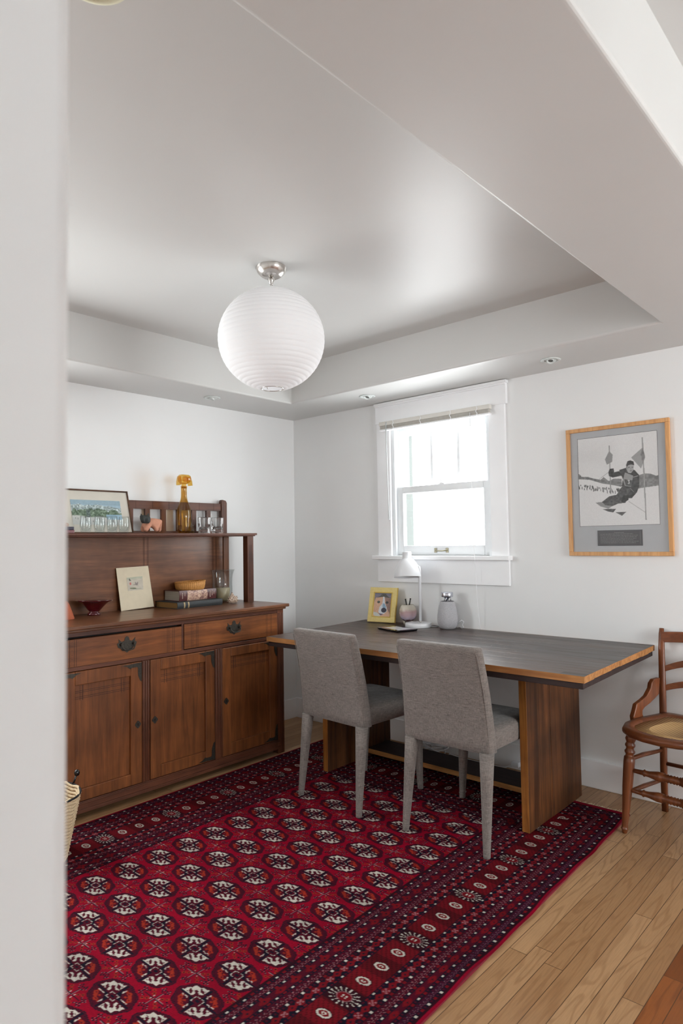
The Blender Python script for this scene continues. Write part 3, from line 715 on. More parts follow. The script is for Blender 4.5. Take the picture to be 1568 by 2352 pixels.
# ---------------------------------------------------------------- rug
RC, RTC = (1.5, -1.6), .025
def rug():
    S0, S1, T0, T1 = -.9035, .9965, -1.670, 1.330
    nx, ny = 640, 1010
    s = np.linspace(S0, S1, nx)[None, :] * np.ones((ny, 1)); t = np.linspace(T0, T1, ny)[:, None] * np.ones((1, nx))
    C = {k: np.array(v, float) for k, v in dict(red=(128, 0, 30), maroon=(70, 7, 26), navy=(18, 14, 30), cream=(184, 178, 168), orange=(142, 40, 26), brick=(104, 12, 22), dmar=(42, 8, 20), edge=(128, 4, 34), pink=(140, 92, 98)).items()}
    img = np.zeros((ny, nx, 3)); img[:] = C['red']
    def put(m, c): img[m] = C[c]
    # rows of guls
    ks = np.clip(np.round((s - .0625) / .2025), -2, 2); kt = np.clip(np.round(t / .1418), -8, 6)
    ds = s - .0625 - ks * .2025; dt = t - kt * .1418
    u = ds / .089; v = dt / .0585; th = np.arctan2(v, u); rr = np.hypot(u, v) / (1 + .035 * np.cos(8 * th))
    put(rr < 1, 'maroon'); put((rr > .96) & (rr < 1.0), 'navy'); put((rr > .885) & (rr < .905), 'navy')
    q = u * v; au, av = np.abs(u), np.abs(v); mx_, mn_ = np.maximum(au, av), np.minimum(au, av)
    rin = .84 + .035 * np.cos(16 * th); ins = rr < rin
    W = ins & (q < 0) & (rr > .40) & (mn_ > .09); put(W, 'cream')
    O = ins & (q >= 0) & (rr > .38) & (mn_ > .11); put(O, 'maroon')
    def blob(cx, cy, r, c, m, both=True):
        k = np.hypot(au - cx, av - cy) < r
        if both: k |= np.hypot(au - cy, av - cx) < r
        put(k & m, c)
    for cx, cy, r in ((.60, .34, .105), (.62, .17, .07), (.46, .50, .085), (.36, .36, .06)): blob(cx, cy, r, 'orange', O)
    blob(.58, .33, .04, 'maroon', O)
    for cx, cy, r in ((.56, .24, .085), (.50, .15, .055), (.63, .33, .05), (.39, .42, .075), (.30, .30, .09), (.66, .14, .03)): blob(cx, cy, r, 'maroon', W)
    for cx, cy in ((.47, .31), (.44, .24)): blob(cx, cy, .035, 'cream', W)
    # dark diagonal divisions with a pale line beside them
    put(ins & (mn_ < .05) & (rr > .30), 'navy')
    zig = .105 + .045 * np.abs(((mx_ * 5) % 1) - .5) * 2
    put(ins & (q > 0) & (np.abs(mn_ - zig) < .022) & (mx_ > .24) & (mx_ < .68), 'cream')
    core = (au + av * .8 < .44); put(core, 'navy'); put(core & (q < 0) & (au + av > .2), 'maroon')
    put((au < .20) & (av < .19), 'maroon')
    for cx, cy in ((.20, .06), (.19, .16), (.06, .19), (.13, .19), (.20, .11)): put(np.hypot(au - cx, av - cy) < .024, 'cream')
    put((au < .07) & (av < .07), 'navy')
    # small crosses between the guls
    k2 = np.clip(np.round((s - .0625) / .2025 - .5), -3, 2) + .5; t2 = np.clip(np.round(t / .1418 - .5), -9, 6) + .5
    a = s - .0625 - k2 * .2025; b = t - t2 * .1418; aa, ab = np.abs(a), np.abs(b)
    free = rr > 1.03
    def pt(cx, cy, r, c): put(free & (np.hypot(aa - cx, (ab - cy)) < r), c)
    put(free & (aa < .0017) & (ab < .034), 'navy'); put(free & (ab < .0015) & (aa < .046), 'navy'); put(free & (np.abs(aa - .0026) < .0010) & (ab < .028) & (a * b > 0), 'pink'); put(free & (np.abs(ab - .0024) < .0009) & (aa < .038) & (a * b > 0), 'pink')
    for cx, cy in ((.020, .012), (.032, .020)): pt(cx, cy, .0058, 'orange'); pt(cx, cy, .0026, 'navy')
    for cx, cy in ((.048, .008), (.056, .004), (.056, .013), (.064, .009), (.008, .030), (.005, .038), (.014, .037), (.010, .044), (.040, .012)): pt(cx, cy, .0034, 'navy'); pt(cx + .0028, cy, .0015, 'pink')
    pt(.012, .006, .0022, 'cream')
    # borders
    da = np.abs(s - .0465) - .505; db = np.abs(t + .17) - 1.04; d = np.maximum(da, db); tau = np.where(da >= db, t, s); ph = np.where(da >= db, np.where(s > 0, -.093, .002), .0)
    B = d > 0
    put(B, 'dmar')
    def band(lo, hi): return B & (d > lo) & (d < hi)
    per = .0624; p0 = -.062
    def cell(off, pr=per): x = (tau - off) / pr; return (x - np.round(x)) * pr
    zz = np.abs(cell(0, .0156)) / .0078
    for lo, hi in ((.088, .114), (.324, .347), (.020, .040), (.395, .416)):
        m = band(lo, hi); put(m, 'maroon'); put(m & (np.abs((d - lo) / (hi - lo) - zz) < .10), 'navy'); put(m & (np.abs((d - lo) / (hi - lo) - zz * .8 - .25) < .07), 'pink')
    img[band(.395, .416)] = img[band(.395, .416)] * .75 + np.array([24, 18, 50]) * .25
    for lo, hi in ((.051, .076), (.361, .381)):
        m = band(lo, hi); put(m, 'maroon'); c = cell(p0 + per / 2, per); mid = (lo + hi) / 2
        put(m & (np.abs(c) / .020 + np.abs(d - mid) / .0125 < 1.15), 'brick'); put(m & (np.hypot(c, d - mid) < .003), 'navy')
    for lo, hi in ((.128, .154), (.284, .311)):
        m = band(lo, hi); put(m, 'navy'); mid = (lo + hi) / 2
        c = cell(p0 + per * .5); put(m & (np.abs(c) / .017 + np.abs(d - mid) / .013 < 1.25), 'brick'); 
        for ox, oy in ((.006, .005), (-.006, .005), (.006, -.005), (-.006, -.005), (0, 0)): put(m & (np.hypot(c - ox, d - mid - oy) < .0034), 'pink')
        c = cell(p0); put(m & (np.abs(c) / .017 + np.abs(d - mid) / .013 < 1.1), 'brick'); put(m & (np.hypot(c, d - mid) < .0035), 'navy')
    # main band with ovals and rayed stars
    m = band(.166, .272); op = .0855; x = (tau - ph) / op; k = np.round(x); c = (x - k) * op; star = np.mod(k, 4) == 0; mid = .2205
    img[m] = np.where((np.mod(np.round(x - .0), 2) == 0)[m][:, None], np.array([78, 9, 18.]), np.array([100, 11, 22.]))
    hat = (np.mod(np.floor(d / .006) + np.floor(tau / .008), 3) == 0); img[m & hat] *= .78
    e = np.hypot(c / .0155, (d - mid) / .0245); ov = m & ~star
    put(ov & (e < 1.12), 'dmar'); put(ov & (e < 1), 'cream'); put(ov & (e < .68), 'brick'); put(ov & (np.hypot(c, (d - mid) * .7) < .0055), 'cream'); put(ov & (np.hypot(c, (d - mid) * .7) < .003), 'brick')
    st = m & star; img[st & (np.abs(c) < .036)] = C['dmar']
    ang = np.arctan2((d - mid) / .05, c / .036); er = np.hypot(c / .036, (d - mid) / .05)
    put(st & (er > .55) & (er < 1.0) & (np.cos(ang * 16) > .62), 'cream'); put(st & (er > .72) & (er < .78), 'dmar')
    put(st & (er < .52), 'pink'); put(st & (er < .46), 'brick'); 
    for ox, oy in ((.004, .006), (-.004, .006), (.004, -.006), (-.004, -.006)): put(st & (np.hypot(c - ox, (d - mid - oy)) < .0032), 'cream')
    for L, w in ((.0145, .0058), (.046, .0058), (.081, .0058), (.121, .0055), (.161, .0055), (.277, .0055), (.317, .0055), (.354, .0058), (.388, .0058), (.421, .0058)):
        put(band(L - w, L + w), 'navy'); c = cell(p0)
        put(band(L - .0034, L + .0034) & (np.abs(c) < .0046), 'cream')
        c = cell(p0 + per / 2); put(band(L - .0042, L + .0042) & (np.abs(c) < .007), 'brick')
        c = cell(p0 + per / 4, per / 2); put(band(L - .003, L + .003) & (np.abs(c) < .0035), 'maroon')
    put(d > .436, 'edge')
    wobble = vnoise(nx, ny, 6, 46, 5)[..., None]; img *= .90 + .16 * wobble
    img *= .93 + .14 * rng.random((ny, nx, 1))
    X = RC[0] + s - RTC * t; Y = RC[1] + t + RTC * s
    rt_ = thing('oriental_rug', 'deep red oriental rug with rows of oval medallions under the desk and chairs', 'rug', (1.55, -1.75, 0))
    wav = .004 * np.sin(t * 9) + .003 * np.sin(t * 23 + 1)
    X = X + np.where(s > .95, wav * (s - .95) / .0465, 0)
    Z = .0075 + .0006 * np.sin(s * 11) * np.sin(t * 7)
    lift = np.stack([X, Y, Z], -1)
    o = raster('pile', img, (0, 0, 0), (0, 0, 0), (0, 0, 0), (0, 0, 0), attr_mat('rug_wool', .9, .08, .0, .25), rt_, lift=lift)
    def W(s_, t_, z): return (RC[0] + s_ - RTC * t_, RC[1] + t_ + RTC * s_, z)
    bm = bmn(); e = .0015
    hexa(bm, [W(S0 + e, T0 + e, .0008), W(S1 - e, T0 + e, .0008), W(S1 - e, T1 - e, .0008), W(S0 + e, T1 - e, .0008), W(S0 + e, T0 + e, .0066), W(S1 - e, T0 + e, .0066), W(S1 - e, T1 - e, .0066), W(S0 + e, T1 - e, .0066)])
    obj('backing', bm, plain('rug_backing_wool', (120, 18, 40), .9), rt_)
    for side, T_, sg in ((0, T1, 1), (1, T0, -1)):
        bm = bmn(); r2 = random.Random(4 + side); hexa(bm, [W(S0 + .01, T_ - .002, .001), W(S1 - .01, T_ - .002, .001), W(S1 - .01, T_ + .012 * sg, .001), W(S0 + .01, T_ + .012 * sg, .001), W(S0 + .01, T_ - .002, .005), W(S1 - .01, T_ - .002, .005), W(S1 - .01, T_ + .012 * sg, .003), W(S0 + .01, T_ + .012 * sg, .003)])
        for k in range(260):
            s_ = S0 + .012 + (S1 - S0 - .024) * k / 259; ln = r2.uniform(.02, .038); sk = r2.uniform(-.008, .008)
            tube(bm, [W(s_, T_ + .010 * sg, .003), W(s_ + sk * .5, T_ + .5 * ln * sg, .0042), W(s_ + sk, T_ + ln * sg, .0018)], .0014, 4, cap=False)
        obj('fringe', bm, plain('pale_wool_fringe', (196, 178, 150), .9), rt_, kind='stuff', label='pale undyed warp fringe')
rug()

# ---------------------------------------------------------------- framed ski photograph on the back wall
SKI =  [["p",125,[[-0.019,0.617],[0.033,0.585],[0.043,0.566],[0.128,0.56],[0.201,0.537],[0.294,0.517],[0.331,0.545],[0.396,0.496],[0.458,0.518],[0.558,0.511],[0.553,0.41],[-0.0,0.524]]],["p",135,[[0.755,0.532],[0.833,0.552],[0.908,0.542],[0.973,0.516],[1.029,0.528],[1.023,0.397],[0.891,0.389],[0.747,0.385]]],["p",232,[[-0.023,0.544],[0.148,0.527],[0.312,0.475],[0.454,0.448],[0.553,0.423],[0.748,0.393],[1.023,0.414],[1.008,-0.055],[-0.041,-0.024]]],["crowd",70,[[-0.0,0.464],[0.53,0.368]]],["l",140,[[0.416,0.891],[0.417,0.352]]],["p",150,[[0.413,0.829],[0.456,0.785],[0.447,0.706],[0.379,0.68],[0.357,0.74]]],["l",150,[[0.825,0.942],[0.836,0.053]]],["p",165,[[0.827,0.833],[0.851,0.723],[0.798,0.606],[0.683,0.734]]],["p",135,[[0.827,0.833],[0.851,0.723],[0.819,0.657],[0.796,0.763]]],["p",78,[[0.584,0.448],[0.681,0.406],[0.648,0.339],[0.594,0.246],[0.504,0.241],[0.422,0.214],[0.341,0.232],[0.302,0.269],[0.397,0.327],[0.489,0.339],[0.542,0.407]]],["p",62,[[0.533,0.61],[0.613,0.626],[0.72,0.595],[0.77,0.539],[0.769,0.418],[0.736,0.351],[0.675,0.294],[0.626,0.292],[0.607,0.315],[0.649,0.356],[0.681,0.406],[0.612,0.402],[0.554,0.432],[0.572,0.501],[0.55,0.556]]],["p",52,[[0.396,0.594],[0.413,0.633],[0.464,0.633],[0.466,0.589],[0.532,0.597],[0.56,0.546],[0.448,0.532],[0.399,0.554]]],["p",155,[[0.601,0.578],[0.702,0.536],[0.671,0.416],[0.603,0.429],[0.572,0.493]]],["p",85,[[0.589,0.505],[0.687,0.485],[0.676,0.42],[0.604,0.438]]],["p",175,[[0.625,0.664],[0.713,0.657],[0.705,0.596],[0.674,0.564],[0.64,0.571],[0.62,0.612]]],["p",52,[[0.618,0.656],[0.637,0.698],[0.671,0.704],[0.71,0.688],[0.717,0.648],[0.684,0.659],[0.644,0.654],[0.623,0.62]]],["p",45,[[0.552,0.3],[0.578,0.33],[0.627,0.322],[0.635,0.278],[0.574,0.247],[0.545,0.257]]],["p",150,[[0.218,0.265],[0.302,0.269],[0.341,0.232],[0.432,0.218],[0.38,0.19],[0.279,0.221]]],["p",90,[[0.303,0.189],[0.476,0.185],[0.439,0.147],[0.378,0.159]]],["p",90,[[0.469,0.146],[0.603,0.149],[0.547,0.107]]],["s",160,[[0.634,0.261],[0.83,0.134]]],["s",150,[[0.252,0.511],[0.396,0.594]]],["three",230,[[0.628,0.462],[0.648,0.478]]]]
DOG = [["p",[85,85,80],[[0.045,0.771],[0.335,0.879],[0.435,0.973],[0.622,0.976],[0.812,0.845],[0.951,0.785],[0.669,0.801],[0.349,0.827],[0.138,0.783]]],["p",[208,168,142],[[0.072,0.792],[0.471,0.84],[0.92,0.785],[0.997,0.5],[0.974,0.242],[0.981,-0.016],[-0.002,-0.021],[-0.009,0.37],[0.02,0.623]]],["p",[150,120,110],[[0.601,0.821],[0.956,0.765],[0.995,0.448],[1.0,0.088],[0.748,0.39]]],["p",[208,212,217],[[0.5,0.85],[0.578,0.851],[0.636,0.574],[0.763,0.391],[0.792,0.226],[0.633,0.117],[0.454,0.079],[0.297,0.19],[0.336,0.4],[0.486,0.55],[0.494,0.695]]],["p",[140,165,187],[[0.53,0.561],[0.626,0.553],[0.735,0.38],[0.536,0.364],[0.508,0.467]]],["e",[62,62,76],[[0.607,0.272],[0.763,0.277],[0.58,0.375]]],["e",[55,68,60],[[0.263,0.613],[0.345,0.614],[0.25,0.663]]],["e",[62,62,58],[[0.753,0.602],[0.838,0.604],[0.74,0.653]]],["e",[150,150,150],[[0.253,0.623],[0.273,0.623],[0.249,0.636]]],["p",[195,199,195],[[0.006,0.191],[0.207,0.166],[0.393,0.067],[0.45,-0.026],[0.123,-0.006],[0.004,0.106]]],["p",[105,95,118],[[0.312,0.132],[0.603,0.114],[0.462,0.048],[0.39,0.077]]]]
pf = thing('framed_photograph', 'large light wood framed black and white photo of a ski racer on the wall', 'picture', (2.37, 0, 1.19))
fx0, fx1, fz0, fz1 = 2.114, 2.628, 1.190, 1.858
bm = bmn(); w_ = .0205
for x0, x1, z0, z1 in ((fx0, fx1, fz1 - w_, fz1), (fx0, fx1, fz0, fz0 + w_)): hexa(bm, [(x0, -.002, z0), (x1, -.002, z0), (x1, -.020, z0), (x0, -.020, z0), (x0, -.002, z1), (x1, -.002, z1), (x1, -.020, z1), (x0, -.020, z1)])
for x0, x1 in ((fx0, fx0 + w_), (fx1 - w_, fx1)): box(bm, x0, x1, -.020, -.002, fz0 + w_, fz1 - w_)
obj('frame', bm, M['picframe'], pf, bevel=.002)
bm = bmn(); box(bm, fx0 + .01, fx1 - .01, -.010, -.003, fz0 + .01, fz1 - .01); obj('mount', bm, M['matgrey'], pf, label='grey mount board')
def skiimg():
    nx, ny = 300, 350; img = np.zeros((ny, nx, 3)); Y = np.linspace(0, 1, ny)[:, None, None]
    img[:] = 220 + 14 * Y; img += (vnoise(nx, ny, 5, 5, 2)[..., None] - .5) * 10
    for tp, c, pts in SKI:
        if tp == 'p':
            before = img.copy(); fillpoly(img, pts, (c,) * 3)
            if c < 140:
                ch = np.abs(img - before).sum(-1) > 0; img[ch] += (vnoise(nx, ny, 45, 60, int(c))[ch][:, None] - .5) * 46
        elif tp == 'l': line(img, pts[0], pts[1], .014, (c,) * 3); line(img, pts[0], pts[1], .004, (c + 40,) * 3)
        elif tp == 's': line(img, pts[0], pts[1], .004, (c,) * 3)
        elif tp == 'crowd':
            r3 = random.Random(5)
            for k in range(70):
                x = r3.uniform(.0, .53); y = .462 - .08 * x / .53 + r3.uniform(-.03, .015); fillell(img, x, y, .0045, r3.uniform(.010, .018), (r3.uniform(50, 100),) * 3)
        elif tp == 'three':
            x, y = .632, .452
            for p, q2 in (((x, y + .038), (x + .022, y + .034)), ((x + .022, y + .034), (x + .010, y + .020)), ((x + .010, y + .020), (x + .022, y + .010)), ((x + .022, y + .010), (x + .014, y)), ((x + .014, y), (x, y + .004))): line(img, p, q2, .008, (c,) * 3)
    for p, q2, w, c in (((.640, .628), (.664, .630), .010, 112), ((.684, .628), (.704, .626), .010, 112), ((.672, .624), (.676, .602), .007, 142), ((.660, .590), (.688, .590), .007, 118), ((.630, .646), (.634, .600), .008, 140), ((.560, .54), (.60, .43), .006, 170), ((.70, .52), (.76, .53), .006, 190), ((.66, .40), (.70, .36), .006, 150)): line(img, p, q2, w, (c,) * 3)
    img[1:-1, 1:-1] = (img[1:-1, 1:-1] * 2 + img[2:, 1:-1] + img[:-2, 1:-1] + img[1:-1, 2:] + img[1:-1, :-2]) / 6
    img += (vnoise(nx, ny, 150, 170, 9)[..., None] - .5) * 8
    img[:, :2] = 90; img[:, -2:] = 110; img[:2] = 110; img[-2:] = 90
    return img
PM = attr_mat('printed_photograph', .5, .4)
raster('photograph', skiimg(), (2.172, -.0108, 1.342), (2.570, -.0108, 1.343), (2.570, -.0108, 1.804), (2.172, -.0108, 1.804), PM, pf)
bm = bmn(); box(bm, 2.264, 2.485, -.0125, -.010, 1.241, 1.320); pq = obj('plaque', bm, M['plaque'], pf, label='dark caption plate with pale text')
bm = bmn(); r4 = random.Random(8)
for k in range(8):
    z = 1.306 - k * .0074; x = 2.35 if k == 0 else 2.279; xe = 2.397 if k == 0 else (2.44, 2.462, 2.458, 2.455, 2.442, 2.468, 2.452)[k - 1]
    while x < xe:
        wd = r4.uniform(.004, .014)
        xx = x
        while xx < min(x + wd, xe): box(bm, xx, xx + .0011, -.0130, -.0124, z, z + .0034 * r4.uniform(.75, 1)); xx += .0019
        x += wd + .003
box(bm, 2.4745, 2.4752, -.0130, -.0124, 1.249, 1.312)
obj('caption_lines', bm, M['engr'], pq, kind='stuff')
bm = bmn(); bm.faces.new([bm.verts.new(p) for p in ((fx0 + .018, -.015, fz0 + .018), (fx1 - .018, -.015, fz0 + .018), (fx1 - .018, -.015, fz1 - .018), (fx0 + .018, -.015, fz1 - .018))]); obj('glazing', bm, M['picglass'], pf)

# ---------------------------------------------------------------- lights in the ceiling
pl = thing('paper_globe_pendant', 'white ribbed paper globe lantern hanging from a brushed metal ceiling cup', 'pendant lamp', (1.53, -1.585, 2.442))
PX, PY = 1.53, -1.585
bm = bmn(); lathe(bm, [(.064, 2.4418), (.064, 2.436), (.058, 2.420), (.044, 2.406), (.034, 2.401), (.001, 2.400)], 48, (PX, PY, 0), cap=False); bm.faces.new([bm.verts.new((PX + .064 * math.cos(a), PY + .064 * math.sin(a), 2.4418)) for a in [2 * PI * k / 48 for k in range(48)]])
lathe(bm, [(.008, 2.402), (.008, 2.394), (.013, 2.391), (.013, 2.385), (.009, 2.380), (.008, 2.372), (.004, 2.368)], 24, (PX, PY, 0))
obj('ceiling_cup', bm, M['chrome'], pl)
bm = bmn()
for k in range(3):
    zc = 2.3585 - k * .017; n = 20; pts = []
    for i in range(n + 1):
        a = 2 * PI * i / n; x = .0062 * math.cos(a); z = .0115 * math.sin(a)
        pts.append((PX + (x if k % 2 == 0 else 0), PY + (x if k % 2 else 0), zc + z))
    tube(bm, pts, .0016, 8, cap=False)
obj('chain', bm, M['chrome'], pl)
bm = bmn(); prof = []; n = 168; zc0, RZ, RR = 2.133, .2115, .2205
for i in range(n + 1):
    f = .205 + (PI - .41) * i / n if False else .21 + (PI - .42) * i / n
    rib = 1 - .010 * abs(math.sin(28 * (f - .21) / (PI - .42) * PI)) ** .6 * -.85
    prof.append((RR * math.sin(f) * rib, zc0 + RZ * math.cos(f) * rib))
lathe(bm, prof, 96, (PX, PY, 0), cap=False, fn=lambda a, z: 1 + .004 * math.sin(3 * a + z * 4) + .0035 * (1 - min(1, abs(((a * 8 / (2 * PI)) % 1) - .5) * 2)) ** .6)
def paper():
    m, nt, b = new_mat('lantern_paper'); b.inputs['Base Color'].default_value = L3((255, 255, 255)); b.inputs['Roughness'].default_value = .8; b.inputs['Specular IOR Level'].default_value = .2
    out = nt.nodes['Material Output']; tr = N(nt, 'ShaderNodeBsdfTranslucent'); tr.inputs[0].default_value = L3((246, 246, 249)); mx = N(nt, 'ShaderNodeMixShader'); mx.inputs[0].default_value = .33
    nt.links.new(b.outputs[0], mx.inputs[1]); nt.links.new(tr.outputs[0], mx.inputs[2]); nt.links.new(mx.outputs[0], out.inputs[0])
    n_ = noise(nt, coords(nt, (30, 30, 160)), 1, 2); bump(nt, b, n_.outputs['Fac'], .25, .001)
    return m
M['paper'] = paper()
obj('paper_shade', bm, M['paper'], pl, normals=False)
bm = bmn()
for zc in (zc0 + RZ * math.cos(.21), zc0 - RZ * math.cos(.21)):
    rr_ = RR * math.sin(.21); tube(bm, [(PX + rr_ * math.cos(2 * PI * i / 32), PY + rr_ * math.sin(2 * PI * i / 32), zc) for i in range(33)], .0022, 6, cap=False)
tube(bm, [(PX, PY, 2.330), (PX - .008, PY, 2.345)], .0015, 6); tube(bm, [(PX - .045, PY, 2.336), (PX, PY, 2.326), (PX + .045, PY, 2.336)], .0015, 6); tube(bm, [(PX - .03, PY, 2.33), (PX - .09, PY, 2.13), (PX - .03, PY, 1.93)], .0012, 6)
obj('wire_hanger', bm, M['chrome'], pl)
bm = bmn(); tube(bm, [(PX, PY, 2.335), (PX, PY, 2.24)], .010, 12); lathe(bm, [(.012, 2.24), (.028, 2.20), (.030, 2.17), (.018, 2.145), (.001, 2.138)], 20, (PX, PY, 0), cap=False); obj('bulb', bm, plain('opal_bulb', (238, 238, 236), .3), pl)
dl = plain('eyeball_white', (222, 228, 226), .35, var=.02)
for i, (x, y, lab) in enumerate(((.230, -.921, 'small round eyeball downlight in the soffit above the sideboard'), (.932, -.247, 'small round eyeball downlight in the soffit just left of the window'), (2.134, -.222, 'small round eyeball downlight in the soffit towards the ski photograph'))):
    t = thing('recessed_downlight', lab, 'ceiling light', (x, y, H), rz=0, group='downlights in the soffit')
    bm = bmn(); lathe(bm, [(.034, H - .0002), (.048, H - .0002), (.051, H - .003), (.046, H - .006), (.035, H - .005), (.033, H - .001)], 36, (x, y, 0), cap=False); obj('trim_ring', bm, dl, t)
    bm = bmn(); ax = Vector((-.25, -.25, -1)) if i == 0 else Vector((.1, -.45, -1)); lathe(bm, [(.001, -.003), (.014, -.002), (.025, .001), (.033, .008)], 24, (x, y, H - .001), -ax, cap=False)
    lathe(bm, [(.017, .0), (.019, .011), (.0175, .011), (.012, .004)], 24, (x, y, H - .002), ax, cap=False); obj('eyeball', bm, dl, t)
    bm = bmn(); lathe(bm, [(.0175, .001), (.0005, .0045)], 24, (x, y, H - .002), ax, cap=False); obj('lamp_face', bm, plain('dim_lamp_face', (120, 124, 122), .4), t)
t = thing('ceiling_fitting', 'round cream rimmed fitting on the raised ceiling cut by the top of the photo', 'ceiling fitting', (2.355, -2.80, HT))
bm = bmn(); lathe(bm, [(.074, 0), (.078, -.004), (.076, -.010), (.066, -.014), (.060, -.010), (.056, -.004)], 48, (2.355, -2.80, HT), cap=False); obj('rim', bm, plain('cream_plastic_rim', (230, 228, 200), .4), t)
bm = bmn(); lathe(bm, [(.060, -.0005), (.050, -.004), (.001, -.006)], 48, (2.355, -2.80, HT), cap=False); obj('cover', bm, M['ceil'], t)
# ---------------------------------------------------------------- things on the desk (top at z = .760)
DZ = .7605
t = thing('dog_portrait_frame', 'yellow photo frame with tan and white dog portrait on the desk', 'picture frame', (.9, -.11, DZ))
def leanframe(t, bl, br, h, back, w, d, m, mat_board=None):
    """a frame leaning back: bottom corners, height, setback of the top, bar width, depth; returns the plane function"""
    bl = Vector(bl); br = Vector(br); ux = (br - bl).normalized(); nb = Vector((-ux.y, ux.x, 0)); W = (br - bl).length
    uz = (Vector((0, 0, math.sqrt(h * h - back * back))) + nb * back).normalized(); nn = ux.cross(uz).normalized()
    def P(u, v, o=0): return tuple(bl + ux * u + uz * v + nn * o)
    return P, W
P, W_ = leanframe(t, (.806, -.125, DZ + .003), (1.000, -.092, DZ + .003), .222, .052, .03, .012, None)
fh = .222; bw = .036
def bar(bm, P, u0, u1, v0, v1, d, o=0):
    hexa(bm, [P(u0, v0, o), P(u1, v0, o), P(u1, v1, o), P(u0, v1, o), P(u0, v0, d), P(u1, v0, d), P(u1, v1, d), P(u0, v1, d)])
yl = plain('yellow_painted_frame', (226, 204, 132), .55, var=.05, nscale=80); yd = plain('deeper_yellow_edge', (206, 172, 76), .55)
bm = bmn(); bar(bm, P, 0, W_, 0, bw, .014); bar(bm, P, 0, W_, fh - bw, fh, .014); bar(bm, P, 0, bw, bw, fh - bw, .014); bar(bm, P, W_ - bw, W_, bw, fh - bw, .014)
obj('frame', bm, yl, t, bevel=.001)
bm = bmn(); bar(bm, P, -.001, W_ + .001, -.001, fh + .001, .009, -.002)
obj('frame_backing', bm, yd, t)
bm = bmn(); e = .006
for a in ((bw - e, W_ - bw + e, bw - e, bw), (bw - e, W_ - bw + e, fh - bw, fh - bw + e), (bw - e, bw, bw, fh - bw), (W_ - bw, W_ - bw + e, bw, fh - bw)): bar(bm, P, *a, .0155, .013)
obj('inner_lip', bm, yd, t)
def dogimg():
    nx, ny = 150, 230; img = np.zeros((ny, nx, 3)); Y = np.linspace(0, 1, ny)[:, None, None]
    img[:] = np.array([122, 122, 140.]); img = img * (Y) + np.array([168, 128, 108.]) * (1 - Y)
    for tp, c, pts in DOG:
        if tp == 'p': fillpoly(img, pts, c)
        else: fillell(img, pts[0][0], pts[0][1], abs(pts[1][0] - pts[0][0]), abs(pts[2][1] - pts[0][1]), c)
    for _ in range(3): img[1:-1, 1:-1] = (img[1:-1, 1:-1] * 2 + img[2:, 1:-1] + img[:-2, 1:-1] + img[1:-1, 2:] + img[1:-1, :-2]) / 6
    img += (vnoise(nx, ny, 40, 60, 3)[..., None] - .5) * 22
    return img
raster('dog_picture', dogimg(), P(bw, bw, .0095), P(W_ - bw, bw, .0095), P(W_ - bw, fh - bw, .0095), P(bw, fh - bw, .0095), PM, t, label='head of a tan and white dog')
bm = bmn(); tb = Vector(P(W_ / 2, fh * .62, 0)); g0 = Vector((tb.x - .012, min(tb.y + .052, -.012), DZ)); g0.y = min(g0.y, -.014)
hexa(bm, [(tb.x - .02, tb.y + .002, tb.z), (tb.x + .02, tb.y + .002, tb.z), (tb.x + .02, tb.y + .004, tb.z), (tb.x - .02, tb.y + .004, tb.z), (g0.x - .025, g0.y, DZ), (g0.x + .025, g0.y, DZ), (g0.x + .025, g0.y + .002, DZ), (g0.x - .025, g0.y + .002, DZ)])
obj('easel_back', bm, M['black'], t)

t = thing('pen_pot', 'small rounded pink and cream glazed pot with three feet behind the lamp base', 'pot', (1.088, -.072, DZ))
def potmat():
    m, nt, b = new_mat('pink_cream_glaze'); tc = N(nt, 'ShaderNodeTexCoord'); sp = N(nt, 'ShaderNodeSeparateXYZ'); nt.links.new(tc.outputs['Object'], sp.inputs[0])
    n = noise(nt, coords(nt), 22, 3, .6, .4); ad = N(nt, 'ShaderNodeMath', operation='MULTIPLY_ADD'); ad.inputs[1].default_value = .045; nt.links.new(n.outputs['Fac'], ad.inputs[0]); nt.links.new(sp.outputs['Z'], ad.inputs[2])
    mp = N(nt, 'ShaderNodeMapRange'); mp.inputs[1].default_value = .03; mp.inputs[2].default_value = .15; nt.links.new(ad.outputs[0], mp.inputs[0])
    r = ramp(nt, mp.outputs[0], [(.0, L3((92, 62, 62))), (.16, L3((110, 78, 80))), (.26, L3((192, 180, 198))), (.42, L3((192, 164, 172))), (.60, L3((192, 160, 158))), (.78, L3((206, 198, 182))), (1, L3((204, 199, 186)))])
    nt.links.new(r.outputs[0], b.inputs['Base Color']); b.inputs['Roughness'].default_value = .15; b.inputs['Coat Weight'].default_value = .4
    return m
M['pot'] = potmat()
bm = bmn(); lathe(bm, [(.016, .018), (.030, .022), (.044, .036), (.052, .054), (.0545, .070), (.0535, .074), (.0545, .078), (.052, .096), (.045, .112), (.037, .122), (.034, .123), (.033, .120), (.042, .108), (.048, .092), (.050, .07), (.040, .04), (.001, .03)], 40, (1.088, -.072, DZ), cap=False); bm.faces.new([bm.verts.new((1.088 + .016 * math.cos(a), -.072 + .016 * math.sin(a), DZ + .018)) for a in [2 * PI * k / 24 for k in range(24)]])
obj('bowl', bm, M['pot'], t)
for k in range(3):
    a = 2 * PI * k / 3 - 2.2; bm = bmn(); lathe(bm, [(.0065, 0), (.008, .012), (.009, .026)], 12, (1.088 + .024 * math.cos(a), -.072 + .024 * math.sin(a), DZ)); obj('foot', bm, plain('cream_foot', (206, 198, 182), .3), t)
